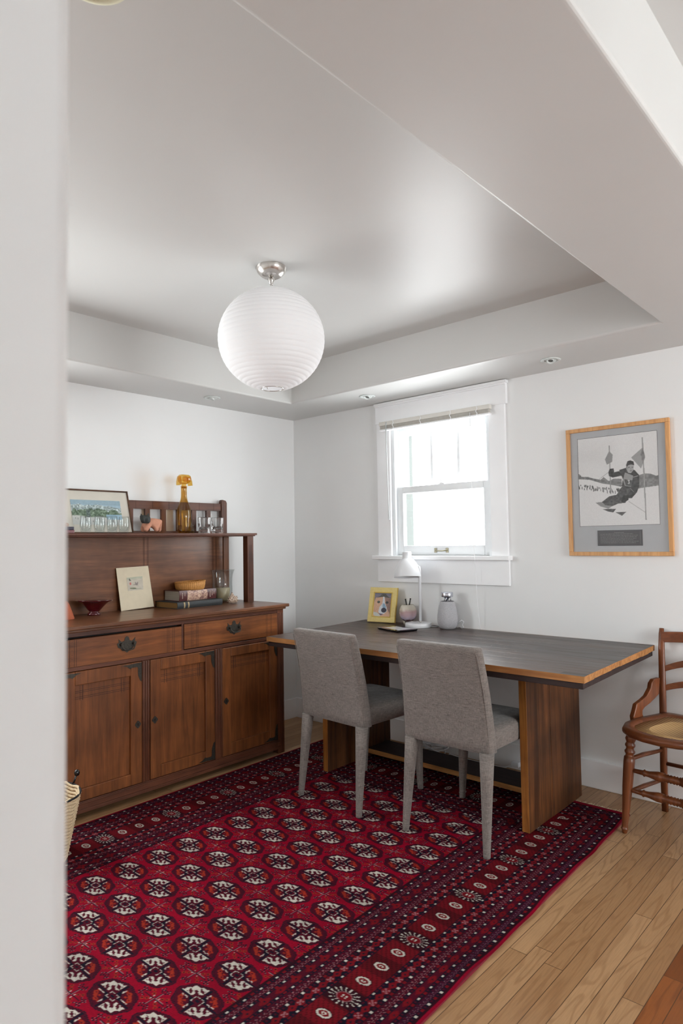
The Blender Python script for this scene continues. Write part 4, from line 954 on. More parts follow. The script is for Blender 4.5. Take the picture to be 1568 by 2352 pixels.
for (x0, y0, x1, y1, h, lab) in ((1.098, -.078, 1.071, -.072, .151, 'short black pen leaning left in the pink pot'), (1.080, -.070, 1.112, -.078, .157, 'taller black pen leaning right in the pink pot')):
    t = thing('pen', lab, 'pen', (x0, y0, DZ + .045)); bm = bmn(); tube(bm, [(x0, y0, DZ + .045), (x1, y1, DZ + h)], .0042, 12)
    obj('barrel', bm, plain('black_plastic', (24, 23, 25), .35), t, bevel=.001); bm = bmn(); d = Vector((x1 - x0, y1 - y0, h - .045)).normalized(); p = Vector((x1, y1, DZ + h)); tube(bm, [p, p + d * .006], .0048, 12); obj('cap', bm, M['black'], t, bevel=.001)

LXX, LYY = 1.222, -.128
t = thing('desk_lamp', 'white metal desk lamp with dome shade and round base below the window', 'lamp', (LXX, LYY, DZ))
bm = bmn(); lathe(bm, [(.0785, DZ), (.0795, DZ + .003), (.0795, DZ + .020), (.0775, DZ + .0235), (.073, DZ + .0245), (.012, DZ + .0255), (.001, DZ + .0256)], 64, (LXX - .018, LYY, 0), cap=False)
lathe(bm, [(.0785, DZ), (.001, DZ)], 48, (LXX - .018, LYY, 0), cap=False)
obj('base', bm, M['white_metal'], t, smooth=None)
bm = bmn(); lathe(bm, [(.0045, DZ + .025), (.0045, DZ + .038)], 16, (LXX, LYY, 0)); obj('collar', bm, M['chrome'], t)
bm = bmn(); tube(bm, [(LXX, LYY, DZ + .036), (LXX, LYY, 1.10), (LXX - .004, LYY, 1.125)], .0085, 20); obj('stem', bm, M['white_metal'], t)
sx, sy = LXX - .068, LYY - .030; ax = Vector((-.100, .105, 1)).normalized()
bm = bmn(); prof = [(.0825, 0), (.0820, .010), (.0795, .030), (.0745, .050), (.066, .071), (.053, .092), (.040, .107), (.0275, .1165), (.0275, .150), (.0255, .1545), (.020, .156), (.001, .1565)]
lathe(bm, prof, 64, (sx, sy, 1.060), ax, cap=False)
lathe(bm, [(r - .0016, z - .0006) for r, z in prof[:8]] + [(.001, .112)], 64, (sx, sy, 1.060), ax, cap=False)
obj('shade', bm, M['white_metal'], t)
bm = bmn(); lathe(bm, [(.012, .10), (.014, .07), (.024, .045), (.022, .028), (.001, .018)], 24, (sx, sy, 1.060), ax, cap=False); obj('bulb', bm, plain('opal_glass_bulb', (235, 235, 232), .3), t)
bm = bmn(); tube(bm, [(LXX - .004, LYY, 1.120), (LXX - .030, LYY - .012, 1.150), (sx + .02, sy + .006, 1.165)], .006, 12); obj('joint_arm', bm, M['white_metal'], t)
bm = bmn(); tube(bm, [(LXX + .055, LYY + .02, DZ + .004), (LXX + .09, LYY + .05, DZ + .003), (LXX + .07, -.035, DZ + .003), (LXX + .02, -.022, DZ + .002), (LXX - .0, -.0185, .75), (LXX, -.0182, .60)], .0028, 8); obj('power_cord', bm, M['white_metal'], t)

t = thing('speaker', 'pale grey knit covered cone shaped speaker with metal disc top right of the lamp', 'speaker', (1.392, -.092, DZ))
def knit():
    m, nt, b = new_mat('grey_knit_cover'); v = N(nt, 'ShaderNodeTexVoronoi'); v.inputs['Scale'].default_value = 520; mp = coords(nt); nt.links.new(mp.outputs[0], v.inputs['Vector'])
    r = ramp(nt, v.outputs['Distance'], [(0.1, L3((206, 205, 208))), (0.7, L3((160, 159, 163)))]); nt.links.new(r.outputs[0], b.inputs['Base Color']); b.inputs['Roughness'].default_value = .85; bump(nt, b, v.outputs['Distance'], -.4, .0015); return m
M['knit'] = knit()
bm = bmn(); lathe(bm, [(.040, 0), (.046, .003), (.054, .016), (.0595, .034), (.0612, .052), (.060, .075), (.056, .105), (.050, .135), (.0435, .156), (.041, .160), (.001, .160)], 56, (1.392, -.092, DZ), cap=False)
lathe(bm, [(.040, 0), (.001, 0)], 32, (1.392, -.092, DZ), cap=False); obj('body', bm, M['knit'], t)
bm = bmn(); lathe(bm, [(.039, .1602), (.037, .162), (.020, .1625), (.001, .1625)], 40, (1.392, -.092, DZ), cap=False); obj('top_plate', bm, plain('dark_grey_plate', (96, 94, 98), .4, .6), t)
bm = bmn(); lathe(bm, [(.008, .1625), (.008, .172), (.013, .178), (.022, .183), (.034, .186), (.0355, .189), (.0352, .211), (.033, .2135), (.001, .214)], 48, (1.392, -.092, DZ), cap=False); obj('disc_top', bm, M['alu'], t)
for k in range(3): bm = bmn(); a = k * 2.09 + .9; lathe(bm, [(.0022, .162), (.0022, .188)], 8, (1.392 + .022 * math.cos(a), -.092 + .022 * math.sin(a), DZ)); obj('post', bm, M['alu'], t)
bm = bmn(); tube(bm, [(1.446, -.072, DZ + .03), (1.468, -.058, DZ + .05), (1.478, -.052, DZ + .04), (1.468, -.056, DZ + .022), (1.474, -.05, DZ + .01), (1.462, -.052, DZ + .003), (1.44, -.035, DZ + .003), (1.43, -.028, DZ + .003)], .0026, 8); obj('power_cord', bm, M['white_metal'], t)

t = thing('glass_tray', 'small square black tray with a pale painted-in reflection, lying flat on the desk before the lamp', 'tray', (1.19, -.318, DZ), math.radians(-17), local=True)
bm = bmn(); secs = []
hexa(bm, [(-.098, -.068, 0), (.098, -.068, 0), (.098, .068, 0), (-.098, .068, 0), (-.104, -.074, .010), (.104, -.074, .010), (.104, .074, .010), (-.104, .074, .010)]); obj('rim', bm, plain('glossy_black_lacquer', (16, 16, 20), .12, coat=.5), t, bevel=.0015)
bm = bmn(); box(bm, -.072, .072, -.044, .044, .0095, .0106); obj('reflection_centre', bm, plain('painted_window_reflection', (226, 227, 232), .12, .15, var=.01), t, bevel=.0004)  # pale colour stands in for the window mirrored in the tray

t = thing('white_cable', 'tangle of pale cable on the floor behind the foot board of the desk', 'cable', (1.3, -.10, 0))
bm = bmn(); r5 = random.Random(12); pts = []
for k in range(70):
    a = k * .55; rad = .055 + .02 * math.sin(k * .31); pts.append((1.27 + 1.35 * rad * math.cos(a) + .05 * math.sin(k * .13), -.095 + .62 * rad * math.sin(a), .012 + .028 * abs(math.sin(k * .37)) + .035 * abs(math.sin(k * .09))))
pts += [(1.45, -.06, .01), (1.6, -.05, .005), (1.72, -.04, .008), (1.76, -.03, .03)]
tube(bm, pts, .0035, 6); obj('cable_loops', bm, M['white_metal'], t)
bm = bmn(); box(bm, 1.755, 1.80, -.045, -.0175, .022, .050); obj('plug', bm, M['white_metal'], t, bevel=.003)

# ---------------------------------------------------------------- things on the sideboard's worktop (z = .906)
SZ = .9062
t = thing('black_book', 'large dark cloth bound book with gold spine bands, lowest in the stack', 'book', (.18, -1.05, SZ))
def book(t, c, w, l, h, rz, spine_h, cloth, pages, extra=None):
    """c: front-left corner; spine runs along +Y from c for l; pages go back along -X for w"""
    R_ = Matrix.Rotation(rz, 3, 'Z'); c = Vector(c)
    def G(x, y, z): return tuple(c + R_ @ Vector((-x, y, z)))
    def bx(bm, x0, x1, y0, y1, z0, z1, mi=0): hexa(bm, [G(x0, y0, z0), G(x1, y0, z0), G(x1, y1, z0), G(x0, y1, z0), G(x0, y0, z1), G(x1, y0, z1), G(x1, y1, z1), G(x0, y1, z1)], mi)
    bm = bmn(); bx(bm, .003, w, 0, l, 0, .003); bx(bm, .003, w, 0, l, h - .003, h)
    n = 7
    sec0, sec1 = [], []
    for i in range(n):
        a = i / (n - 1); z = a * h; x = .003 - .005 * math.sin(PI * a); sec0.append((x, z))
    for i in range(n - 1):
        (x0, z0), (x1, z1) = sec0[i], sec0[i + 1]
        hexa(bm, [G(x0, 0, z0), G(x0 + .003, 0, z0), G(x0 + .003, l, z0), G(x0, l, z0), G(x1, 0, z1), G(x1 + .003, 0, z1), G(x1 + .003, l, z1), G(x1, l, z1)])
    cover = obj('cover', bm, cloth, t)
    bm = bmn(); bx(bm, .004, w - .006, .004, l - .004, .003, h - .003); obj('pages', bm, pages, t, label='page block')
    if extra:
        for y0, y1, mat_, lab in extra:
            bm = bmn()
            for i in range(n - 1):
                (x0, z0), (x1, z1) = sec0[i], sec0[i + 1]
                if i in (0,): z0 += .001
                if i == n - 2: z1 -= .001
                hexa(bm, [G(x0 - .0006, y0, z0), G(x0 + .001, y0, z0), G(x0 + .001, y1, z0), G(x0 - .0006, y1, z0), G(x1 - .0006, y0, z1), G(x1 + .001, y0, z1), G(x1 + .001, y1, z1), G(x1 - .0006, y1, z1)])
            obj('spine_panel', bm, mat_, cover, label=lab)
    return G, cover
gold = plain('worn_gilt', (168, 150, 112), .5, .3, var=.2, nscale=200)
def pagemat(name, c):
    m, nt, b = new_mat(name); n = noise(nt, coords(nt, (2, 2, 900)), 1, 2); r = ramp(nt, n.outputs['Fac'], [(0.35, L3(tuple(x * .86 for x in c))), (0.65, L3(c))]); nt.links.new(r.outputs[0], b.inputs['Base Color']); b.inputs['Roughness'].default_value = .8; return m
book(t, (.287, -1.219, SZ), .225, .330, .037, math.radians(1.5), .037, plain('black_book_cloth', (46, 50, 52), .6, var=.12, nscale=90), pagemat('tanned_page_edges', (150, 112, 62)), [(.045, .054, gold, 'gold band'), (.074, .083, gold, 'gold band')])
t = thing('jacketed_book', 'thick book with maroon and cream patterned jacket on top of the black book', 'book', (.14, -1.02, SZ + .0375))
def jackmat():
    m, nt, b = new_mat('engraved_jacket_picture'); n = noise(nt, coords(nt), 55, 5, .7, 1.2); r = ramp(nt, n.outputs['Fac'], [(0.40, L3((128, 92, 88))), (0.5, L3((186, 148, 128))), (0.6, L3((214, 184, 160)))]); nt.links.new(r.outputs[0], b.inputs['Base Color']); b.inputs['Roughness'].default_value = .4; return m
G, cov = book(t, (.224, -1.163, SZ + .0372), .156, .276, .061, math.radians(2), .061, plain('maroon_jacket', (86, 44, 44), .35), pagemat('cream_page_edges', (176, 168, 154)), [(.058, .206, jackmat(), 'pale engraved picture panel')])
bm = bmn(); r6 = random.Random(2)
for y0, y1, rows in ((.012, .046, ((.014, .046), (.03, .05))), (.218, .262, ((.012, .050), (.020, .052), (.029, .044)))):
    for k, (za, zb) in enumerate(rows):
        yy = y0 + (y1 - y0) * (k + .5) / len(rows); z = za
        while z < zb: hexa(bm, [G(-.0036, yy - .0022, z), G(-.002, yy - .0022, z), G(-.002, yy + .0022, z), G(-.0036, yy + .0022, z), G(-.0036, yy - .0022, z + .0028), G(-.002, yy - .0022, z + .0028), G(-.002, yy + .0022, z + .0028), G(-.0036, yy + .0022, z + .0028)]); z += .0044
obj('spine_lettering', bm, plain('pale_spine_letters', (208, 184, 170), .5), cov, kind='stuff')

BZ = SZ + .0372 + .0614; BX, BY = .150, -1.036
t = thing('wicker_basket', 'shallow round tan wicker basket resting on the stacked books', 'basket', (BX, BY, BZ))
wk = plain('tan_wicker', (196, 140, 76), .6, var=.2, nscale=140, bmp=.4)
bm = bmn(); n = 46; secs = []
lathe(bm, [(.001, .003), (.080, .003), (.084, .006)], 40, (BX, BY, BZ), cap=False); lathe(bm, [(.080, .0), (.001, .0)], 40, (BX, BY, BZ), cap=False)
def edge(a): return .046 + .005 * math.cos(a - .9)
rings = []
for j, (rr0, q) in enumerate(((.080, 0), (.086, .12), (.0895, .5), (.092, 1), (.088, 1), (.085, .5), (.081, .1))):
    ring_ = []
    for i in range(n * 4):
        a = 2 * PI * i / (n * 4); r_ = rr0 * (1 + (.013 if j < 4 else -.008) * math.cos(n * a)); ring_.append(bm.verts.new((BX + r_ * math.cos(a), BY + r_ * math.sin(a), BZ + q * edge(a))))
    rings.append(ring_)
for k in range(len(rings) - 1):
    for i in range(n * 4): f = bm.faces.new((rings[k][i], rings[k][(i + 1) % (n * 4)], rings[k + 1][(i + 1) % (n * 4)], rings[k + 1][i])); f.smooth = True
obj('woven_side', bm, wk, t)
bm = bmn()
for ph in (0, PI): tube(bm, [(BX + (.0895 + .0025 * math.cos(a * 24 + ph)) * math.cos(a), BY + (.0895 + .0025 * math.cos(a * 24 + ph)) * math.sin(a), BZ + edge(a) + .0005 + .0025 * math.sin(a * 24 + ph)) for a in [2 * PI * i / 160 for i in range(161)]], .0026, 6, cap=False)
obj('braided_rim', bm, wk, t)

HX, HY = .165, -.800
t = thing('hurricane_vase', 'clear flared glass hurricane vase on the sideboard beside the front post', 'vase', (HX, HY, SZ))
hp = [(.030, 0), (.042, .001), (.050, .006), (.057, .020), (.061, .045), (.0625, .080), (.0615, .120), (.0620, .150), (.066, .180), (.073, .203), (.0775, .208)]
bm = bmn(); lathe(bm, hp + [(.0765, .2085)] + [(r - .0022, z + .002) for r, z in hp[-2:1:-1]] + [(.001, .006)], 56, (HX, HY, SZ), cap=False); lathe(bm, [(.030, 0), (.001, .001)], 32, (HX, HY, SZ), cap=False)
obj('glass_wall', bm, M['tglass'], t)
bm = bmn(); lathe(bm, [(.030, .0085), (.038, .010), (.043, .022), (.046, .060), (.047, .092), (.045, .095), (.004, .093), (.001, .093)], 40, (HX, HY, SZ), cap=False); lathe(bm, [(.030, .0085), (.001, .0085)], 32, (HX, HY, SZ), cap=False)
cd = thing('candle', 'wide beige candle standing inside the glass hurricane vase', 'candle', (HX, HY, SZ + .0085)); obj('wax', bm, plain('beige_wax', (176, 160, 128), .5, var=.04), cd); bm = bmn(); tube(bm, [(HX, HY, SZ + .09), (HX + .001, HY, SZ + .102)], .0012, 6); obj('wick', bm, M['black'], cd)

SX, SY = .275, -.806
t_ = bmn(); r7 = random.Random(21)
tube(t_, [(SX + .012, SY - .035, SZ + .018), (SX + .004, SY - .018, SZ + .022), (SX, SY, SZ + .026), (SX - .002, SY + .018, SZ + .022), (SX, SY + .034, SZ + .014)], [.008, .020, .026, .022, .009], 14)
tube(t_, [(SX - .006, SY, SZ + .034), (SX - .010, SY + .002, SZ + .052), (SX - .012, SY + .004, SZ + .068)], [.020, .012, .003], 10)
for k in range(46):
    a = r7.uniform(0, 2 * PI); q = r7.uniform(-1, 1); px_, py_ = SX + .022 * math.cos(a) * (1 - .4 * abs(q)), SY + q * .030; pz = SZ + .024 + .020 * math.sin(a) * (1 - .3 * abs(q))
    if pz < SZ + .006: pz = SZ + .006
    d = Vector((px_ - SX, (py_ - SY) * .4, pz - SZ - .022)).normalized(); ln = r7.uniform(.004, .010); tip = Vector((px_, py_, pz)) + d * ln
    if tip.z < SZ + .001: tip.z = SZ + .001
    tube(t_, [(px_, py_, pz), tip], [.0048, .0012], 6)
shm, snt, sb_ = new_mat('mottled_shell'); n_ = noise(snt, coords(snt), 130, 4, .7); r_ = ramp(snt, n_.outputs['Fac'], [(0.4, L3((132, 100, 82))), (0.52, L3((202, 180, 160))), (0.62, L3((232, 220, 206)))]); snt.links.new(r_.outputs[0], sb_.inputs['Base Color']); sb_.inputs['Roughness'].default_value = .5
tagit(obj('seashell', t_, shm, origin=(SX, SY, SZ)), 'spiky mottled conch shell on the sideboard in front of the glass vase', 'shell')

t = thing('mounted_print', 'small print on a tall cream board leaning against the sideboard back', 'print', (.09, -1.36, SZ))
A_ = Vector((.104, -1.470, SZ + .0005)); B_ = Vector((.096, -1.254, SZ + .008)); C_ = Vector((.0655, -1.274, 1.156)); D_ = Vector((.068, -1.482, 1.150))
nn = (B_ - A_).cross(D_ - A_).normalized(); th_ = nn * (-.003 if nn.x > 0 else .003)
bm = bmn(); hexa(bm, [A_ + th_, B_ + th_, B_, A_, D_ + th_, C_ + th_, C_, D_]); obj('board', bm, plain('cream_board', (218, 206, 180), .7, var=.03, nscale=30), t)
def prt():
    nx, ny = 90, 90; img = np.zeros((ny, nx, 3)); img[:] = (196, 188, 172); Y = np.linspace(0, 1, ny)[:, None, None]; img[:] = img + (np.array([178, 182, 160.]) - img) * np.clip((Y - .75) * 5, 0, 1)
    img += (vnoise(nx, ny, 9, 9, 8)[..., None] - .5) * 16
    for cx, cy, rx, ry, c in ((.17, .83, .04, .09, (92, 90, 84)), (.21, .78, .05, .03, (92, 90, 84)), (.20, .53, .055, .10, (196, 108, 100)), (.53, .50, .03, .13, (136, 126, 122)), (.60, .45, .07, .10, (140, 130, 124)), (.66, .54, .03, .08, (138, 128, 124)), (.45, .42, .10, .03, (150, 140, 132)), (.33, .17, .18, .06, (134, 138, 112)), (.42, .13, .14, .04, (112, 114, 94)), (.20, .20, .06, .03, (120, 122, 100)), (.70, .10, .2, .02, (150, 150, 124))): fillell(img, cx, cy, rx, ry, c)
    for _ in range(2): img[1:-1, 1:-1] = (img[1:-1, 1:-1] * 2 + img[2:, 1:-1] + img[:-2, 1:-1] + img[1:-1, 2:] + img[1:-1, :-2]) / 6
    return img
def bil(u, v): return (A_ * (1 - u) + B_ * u) * (1 - v) + (D_ * (1 - u) + C_ * u) * v - th_ * .15
raster('print_image', prt(), bil(.27, .44), bil(.745, .44), bil(.77, .76), bil(.28, .755), PM, t)

BWX, BWY = .172, -1.668
t_ = bmn(); lathe(t_, [(.034, 0), (.037, .004), (.036, .010), (.026, .015), (.024, .019), (.031, .026), (.047, .045), (.062, .061), (.078, .071), (.094, .077), (.094, .080), (.076, .0765), (.058, .066), (.042, .050), (.026, .034), (.001, .030)], 56, (BWX, BWY, SZ), Vector((-.03, .045, 1)), cap=False)
lathe(t_, [(.034, 0), (.001, .001)], 40, (BWX, BWY, SZ), Vector((-.03, .045, 1)), cap=False)
tagit(obj('footed_bowl', t_, plain('dark_ruby_glaze', (74, 6, 18), .08, coat=.8, var=.1), origin=(BWX, BWY, SZ)), 'dark ruby red flared bowl on a small foot on the sideboard', 'bowl')
t_ = bmn(); lathe(t_, [(.048, 0), (.050, .004), (.036, .045), (.024, .078), (.014, .092), (.001, .094)], 32, (.235, -1.862, SZ), cap=False); lathe(t_, [(.048, 0), (.001, 0)], 24, (.235, -1.862, SZ), cap=False)
tagit(obj('terracotta_ornament', t_, plain('terracotta', (176, 92, 58), .7, bmp=.1), origin=(.235, -1.862, SZ)), 'orange terracotta cone ornament half hidden by the near wall edge', 'ornament')

# ---------------------------------------------------------------- things on the upper shelf (z = 1.347)
GZ = 1.3468
t = thing('framed_watercolour', 'brown framed watercolour of mountains and lake leaning on the gallery of the shelf', 'picture', (.1, -1.62, GZ))
P, W_ = leanframe(t, (.128, -1.815, GZ), (.128, -1.405, GZ), .258, .072, .008, .01, None); fh = .258; bw = .0085
# the picture faces the room (+X)
wf = wood('walnut_picture_frame', (72, 48, 34), (110, 76, 52), 'Y', .4, .4)
bm = bmn()
for a in ((0, W_, 0, bw), (0, W_, fh - bw, fh), (0, bw, bw, fh - bw), (W_ - bw, W_, bw, fh - bw)): bar(bm, P, *a, .004, -.010)
obj('frame', bm, wf, t, bevel=.001)
bm = bmn(); bar(bm, P, bw * .6, W_ - bw * .6, bw * .6, fh - bw * .6, -.002, -.008); obj('mount', bm, plain('ivory_mount', (226, 221, 208), .7, var=.02), t, label='ivory mount board')
def wc():
    nx, ny = 220, 150; img = np.zeros((ny, nx, 3)); Y = np.linspace(0, 1, ny)[:, None]; X = np.linspace(0, 1, nx)[None, :]
    img[:] = np.array([172, 200, 214.]); img = img - (Y[..., None] > .8) * 14
    n1 = vnoise(nx, ny, 14, 10, 31); n2 = vnoise(nx, ny, 40, 22, 32); n3 = vnoise(nx, 1, 12, 1, 33)
    rid = .80 + .10 * (n3 - .5) - .10 * np.clip(X - .62, 0, 1) * 2
    m = Y < rid; img[m] = (np.array([176, 192, 192.]) + (n2[..., None] - .5) * 110)[m]
    fr = .60 + .14 * (vnoise(nx, 1, 18, 1, 34) - .5) - .20 * np.clip(X - .6, 0, 1); m = Y < fr; img[m] = (np.array([104, 126, 104.]) + (n2[..., None] - .5) * 90 + (n1[..., None] - .5) * 30)[m]
    m = (X > .28) & (X < .36) & (Y < .62) & (Y > .30); img[m] = img[m] * .6 + np.array([78, 90, 110.]) * .4
    sn = .36 - .10 * X + .02 * np.sin(X * 14); m = Y < sn; img[m] = np.array([214, 216, 212.]); 
    m = (X > .68) & (Y < .42) & (Y > .22); img[m] = (np.array([158, 194, 214.]) + (n1[..., None] - .5) * 40)[m]
    r8 = random.Random(3)
    for k in range(16): x = r8.uniform(.05, .95); fillell(img, x, r8.uniform(.05, .3), .006, r8.uniform(.02, .05), (120, 128, 122))
    img[:] += (n2[..., None] - .5) * 10
    return img
raster('watercolour', wc(), P(.058, .052, .0), P(W_ - .058, .052, .0), P(W_ - .058, fh - .062, .0), P(.058, fh - .062, .0), PM, t, label='mountain lake painting')
bm = bmn(); bm.faces.new([bm.verts.new(P(u, v, .002)) for u, v in ((bw, bw), (W_ - bw, bw), (W_ - bw, fh - bw), (bw, fh - bw))]); obj('glazing', bm, M['picglass'], t)

tp = [(.0185, 0), (.0215, .0015), (.0225, .006), (.025, .014), (.0285, .026), (.0298, .042), (.0290, .060), (.0268, .080), (.0262, .092)]
prof = tp + [(.0254, .0925)] + [(r - .0016, z) for r, z in tp[-2:4:-1]] + [(.018, .016), (.001, .012)]
for i, (y, x, lab) in enumerate(((-1.742, .222, 'stemless tumbler on the upper shelf, farthest from the clay animal'), (-1.662, .220, 'stemless tumbler on the upper shelf, third from the clay animal'), (-1.590, .222, 'stemless tumbler on the upper shelf, second from the clay animal'), (-1.518, .218, 'stemless tumbler on the upper shelf, next to the clay animal'))):
    bm = bmn(); lathe(bm, prof, 40, (x, y, GZ), cap=False); lathe(bm, [(.0185, 0), (.001, .001)], 32, (x, y, GZ), cap=False)
    o = obj('tumbler', bm, M['tglass'], origin=(x, y, GZ)); tagit(o, lab, 'glass', 'clear tumblers before the watercolour')

bm = bmn()
t = thing('clay_animal', 'squat pink clay animal figurine with black head standing on the upper shelf', 'figurine', (.20, -1.33, GZ))
clay = plain('pink_clay', (204, 146, 120), .8, var=.08, nscale=60, bmp=.1)
def skin(name, verts, edges, radii, mat_, parent, lab=None, sub=2):
    me = bpy.data.meshes.new(name); off = OFF[parent.name]; me.from_pydata([tuple(Vector(v) - off) for v in verts], edges, []); o = bpy.data.objects.new(name, me); COL.objects.link(o); o.parent = parent; OFF[o.name] = off
    sk = o.modifiers.new('Skin', 'SKIN'); sk.use_smooth_shade = True
    for v, r in zip(me.skin_vertices[0].data, radii): v.radius = (r, r)
    me.skin_vertices[0].data[0].use_root = True
    s = o.modifiers.new('Subdivision', 'SUBSURF'); s.levels = sub; s.render_levels = sub; me.materials.append(mat_)
    if lab: o['label'] = lab
    return o
ax_ = .195; Z0 = GZ
V = [(ax_, -1.315, Z0 + .069), (ax_ + .002, -1.348, Z0 + .066), (ax_ + .006, -1.370, Z0 + .066), (ax_, -1.284, Z0 + .063),
     (ax_ + .020, -1.374, Z0 + .030), (ax_ + .024, -1.384, Z0 + .0085), (ax_ - .018, -1.372, Z0 + .030), (ax_ - .022, -1.378, Z0 + .0085),
     (ax_ + .022, -1.312, Z0 + .030), (ax_ + .026, -1.314, Z0 + .0085), (ax_ - .018, -1.272, Z0 + .030), (ax_ - .020, -1.266, Z0 + .0085)]
skin('body', V, [(0, 1), (1, 2), (0, 3), (2, 4), (4, 5), (2, 6), (6, 7), (0, 8), (8, 9), (3, 10), (10, 11)], [.029, .027, .022, .026, .017, .0135, .016, .012, .017, .0135, .017, .0135], clay, t)
hb_ = plain('black_clay_head', (44, 47, 44), .6, var=.3, nscale=90, bmp=.3)
bm = bmn(); hx, hy, hz = .218, -1.385, Z0 + .083
loft(bm, [rr_sec(.022, .036, hz - .026, hx + .006, hy - .001, .006, 3), rr_sec(.034, .050, hz - .017, hx + .004, hy, .010, 3), rr_sec(.040, .056, hz, hx, hy, .012, 3), rr_sec(.038, .052, hz + .014, hx - .002, hy - .001, .010, 3), rr_sec(.030, .044, hz + .020, hx - .003, hy - .002, .008, 3)])
for s, dz in ((-1, 0), (1, .003)): loft(bm, [rr_sec(.014, .012, hz + .012, hx - .003, hy - .001 + s * .020, .004, 3), rr_sec(.006, .005, hz + .028 + dz, hx - .003, hy - .001 + s * .023, .002, 3)])
tube(bm, [(hx + .016, hy - .002, hz - .008), (hx + .027, hy - .003, hz - .012)], [.012, .008], 12)
obj('head', bm, hb_, t, bevel=.001, label='blocky black head')

DX_, DY_ = .165, -1.088
t = thing('dog_decanter', 'tall amber glass dog shaped decanter on the upper shelf', 'decanter', (DX_, DY_, GZ))
bm = bmn()
def bodyfn(a, z):
    c = math.cos(a - .2); low = max(0, 1 - z / .13)
    return 1 + low * (.10 * max(0, math.cos(a - 1.5)) ** 3 + .10 * max(0, math.cos(a + 1.1)) ** 3) + .03 * low * math.cos(5 * a) + .006 * math.sin(z * 160 + 4 * a) * (1 if z < .2 else 0)
bp = [(.030, .0), (.037, .004), (.041, .020), (.043, .045), (.0435, .075), (.045, .100), (.0445, .125), (.040, .150), (.031, .178), (.0215, .203), (.0185, .222), (.0178, .268), (.0185, .281), (.0205, .284), (.0205, .287)]
lathe(bm, bp + [(.0165, .287), (.015, .268), (.0155, .222), (.019, .203), (.028, .178), (.036, .150), (.040, .120), (.038, .045), (.034, .012), (.001, .008)], 56, (DX_, DY_, GZ), cap=False, fn=bodyfn); lathe(bm, [(.030, 0), (.001, .001)], 40, (DX_, DY_, GZ), cap=False, fn=bodyfn)
obj('bottle', bm, M['amber'], t)
for dy, sx_ in ((-.016, 1), (.016, 1)):
    bm = bmn(); tube(bm, [(DX_ + .040, DY_ + dy, GZ + .095), (DX_ + .047, DY_ + dy * 1.1, GZ + .05), (DX_ + .046, DY_ + dy * 1.2, GZ + .014), (DX_ + .056, DY_ + dy * 1.4, GZ + .007)], [.008, .009, .008, .0065], 12); obj('front_leg', bm, M['amber'], t)
for s in (-1, 1):
    bm = bmn(); tube(bm, [(DX_ + .012, DY_ + s * .040, GZ + .045), (DX_ + .020, DY_ + s * .043, GZ + .022), (DX_ + .034, DY_ + s * .044, GZ + .007)], [.016, .014, .0065], 12); obj('haunch', bm, M['amber'], t)
bm = bmn(); sz0 = GZ + .287
lathe(bm, [(.0145, -.010), (.0150, .001), (.0150, .012), (.022, .022)], 32, (DX_, DY_, sz0)); 
loft(bm, [rr_sec(.036, .038, sz0 + .016, DX_ + .002, DY_, .010, 4), rr_sec(.058, .062, sz0 + .028, DX_ + .005, DY_, .014, 4), rr_sec(.066, .072, sz0 + .046, DX_ + .006, DY_, .018, 4), rr_sec(.062, .070, sz0 + .062, DX_ + .004, DY_, .018, 4), rr_sec(.044, .054, sz0 + .071, DX_, DY_, .014, 4)])
tube(bm, [(DX_ + .026, DY_ - .010, sz0 + .044), (DX_ + .052, DY_ - .020, sz0 + .036)], [.019, .013], 14)
for s in (-1, 1):
    loft(bm, [rr_sec(.040, .010, sz0 + .006, DX_ + .006, DY_ + s * .042, .003, 3), rr_sec(.044, .013, sz0 + .030, DX_ + .004, DY_ + s * .038, .004, 3), rr_sec(.030, .012, sz0 + .060, DX_, DY_ + s * .034, .004, 3)])
obj('dog_head_stopper', bm, M['stopper'], t, label='amber dog head stopper')

for i, (y, x, lab) in enumerate(((-.942, .170, 'faceted crystal tumbler on the upper shelf beside the amber decanter'), (-.842, .172, 'faceted crystal tumbler nearest the open end of the upper shelf'))):
    bm = bmn(); secs = []
    def oc(r, z, tw=0): return [(x + r * math.cos(2 * PI * k / 16 + tw) * (1 if k % 2 else .955), y + r * math.sin(2 * PI * k / 16 + tw) * (1 if k % 2 else .955), GZ + z) for k in range(16)]
    loft(bm, [oc(.036, 0), oc(.038, .003), oc(.0365, .022), oc(.0355, .030), oc(.0385, .060), oc(.0405, .098), oc(.0395, .100), oc(.0375, .098), oc(.034, .062), oc(.027, .038), oc(.017, .024)], smooth=False)
    o = obj('crystal_tumbler', bm, M['glass'], origin=(x, y, GZ)); tagit(o, lab, 'glass', 'crystal tumblers on the upper shelf')
t = thing('trinket_box', 'tiny dark blue and rust coloured trinket at the near wall edge of the shelf', 'trinket', (.225, -1.832, GZ))
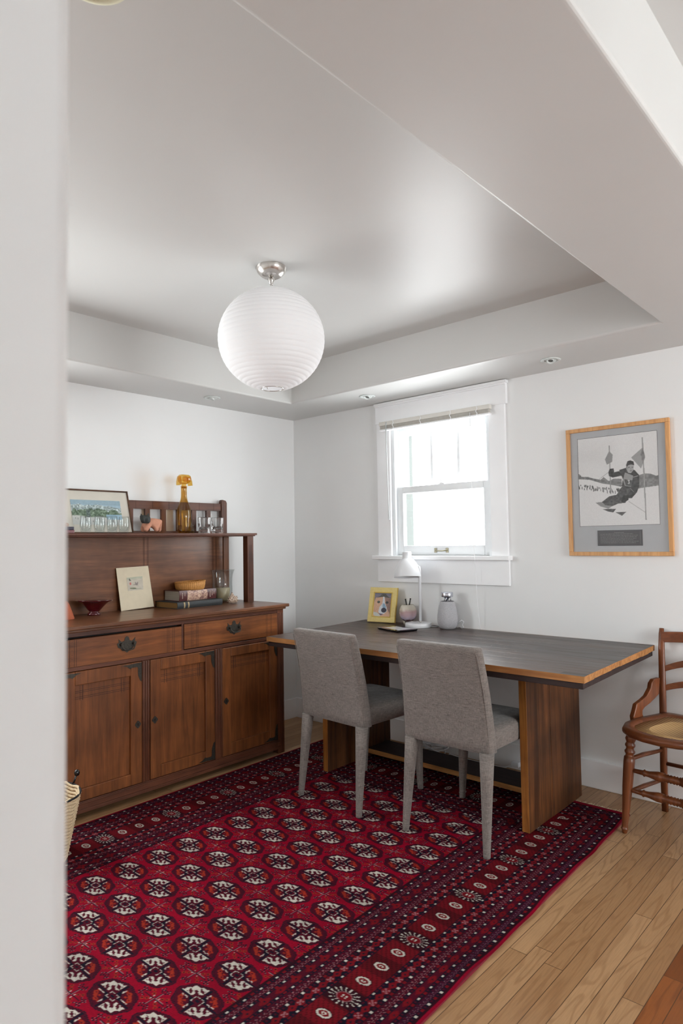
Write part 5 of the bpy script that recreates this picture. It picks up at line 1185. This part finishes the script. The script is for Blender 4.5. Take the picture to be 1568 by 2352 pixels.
bm = bmn(); box(bm, .205, .245, -1.856, -1.812, GZ, GZ + .017); obj('lower_part', bm, plain('rose_brown_ceramic', (128, 84, 88), .35), t, bevel=.003)
bm = bmn(); box(bm, .207, .243, -1.854, -1.814, GZ + .017, GZ + .034); obj('upper_part', bm, plain('dark_blue_ceramic', (58, 56, 74), .3), t, bevel=.003)
bm = bmn(); lathe(bm, [(.001, 0), (.009, .002), (.011, .012), (.008, .018), (.001, .021)], 16, (.225, -1.846, GZ + .034), cap=False); obj('finial', bm, plain('rust_ceramic', (182, 146, 124), .35), t)

# ---------------------------------------------------------------- woven magazine basket, mostly hidden by the near wall edge
t = thing('rope_basket', 'pale rope woven basket with black handle knob on the floor at the sideboard', 'basket', (.80, -2.18, 0))
rp = plain('natural_rope', (204, 182, 148), .8, var=.18, nscale=160, bmp=.4)
bkx, bky = .80, -2.20
bm = bmn()
for k in range(19):
    z = .0155 + k * .0135; q = z / .26; rx = .105 + .045 * q; ry = .070 + .055 * q
    n = 72; tube(bm, [(bkx + rx * math.cos(2 * PI * i / n) * (1 + .012 * math.sin(20 * 2 * PI * i / n + k * PI)), bky + ry * math.sin(2 * PI * i / n) * (1 + .015 * math.sin(20 * 2 * PI * i / n + k * PI)), z + .0035 * math.sin(10 * 2 * PI * i / n)) for i in range(n + 1)], .0062, 6, cap=False)
obj('coiled_side', bm, rp, t)
bm = bmn(); lathe(bm, [(.104, .0155), (.001, .0155)], 40, (bkx, bky, 0), cap=False, sy=.68); obj('bottom', bm, rp, t)
bm = bmn(); n = 48; tube(bm, [(bkx + .152 * math.cos(2 * PI * i / n), bky + .128 * math.sin(2 * PI * i / n), .262) for i in range(n + 1)], .0045, 8, cap=False); obj('metal_rim', bm, M['black'], t)
bm = bmn(); tube(bm, [(bkx - .02, bky + .124, .262), (bkx - .022, bky + .134, .280), (bkx - .02, bky + .140, .300)], .004, 8); lathe(bm, [(.001, -.014), (.009, -.010), (.012, 0), (.009, .010), (.001, .014)], 16, (bkx - .02, bky + .142, .306), cap=False); obj('handle_knob', bm, plain('black_knob', (18, 18, 20), .25), t)
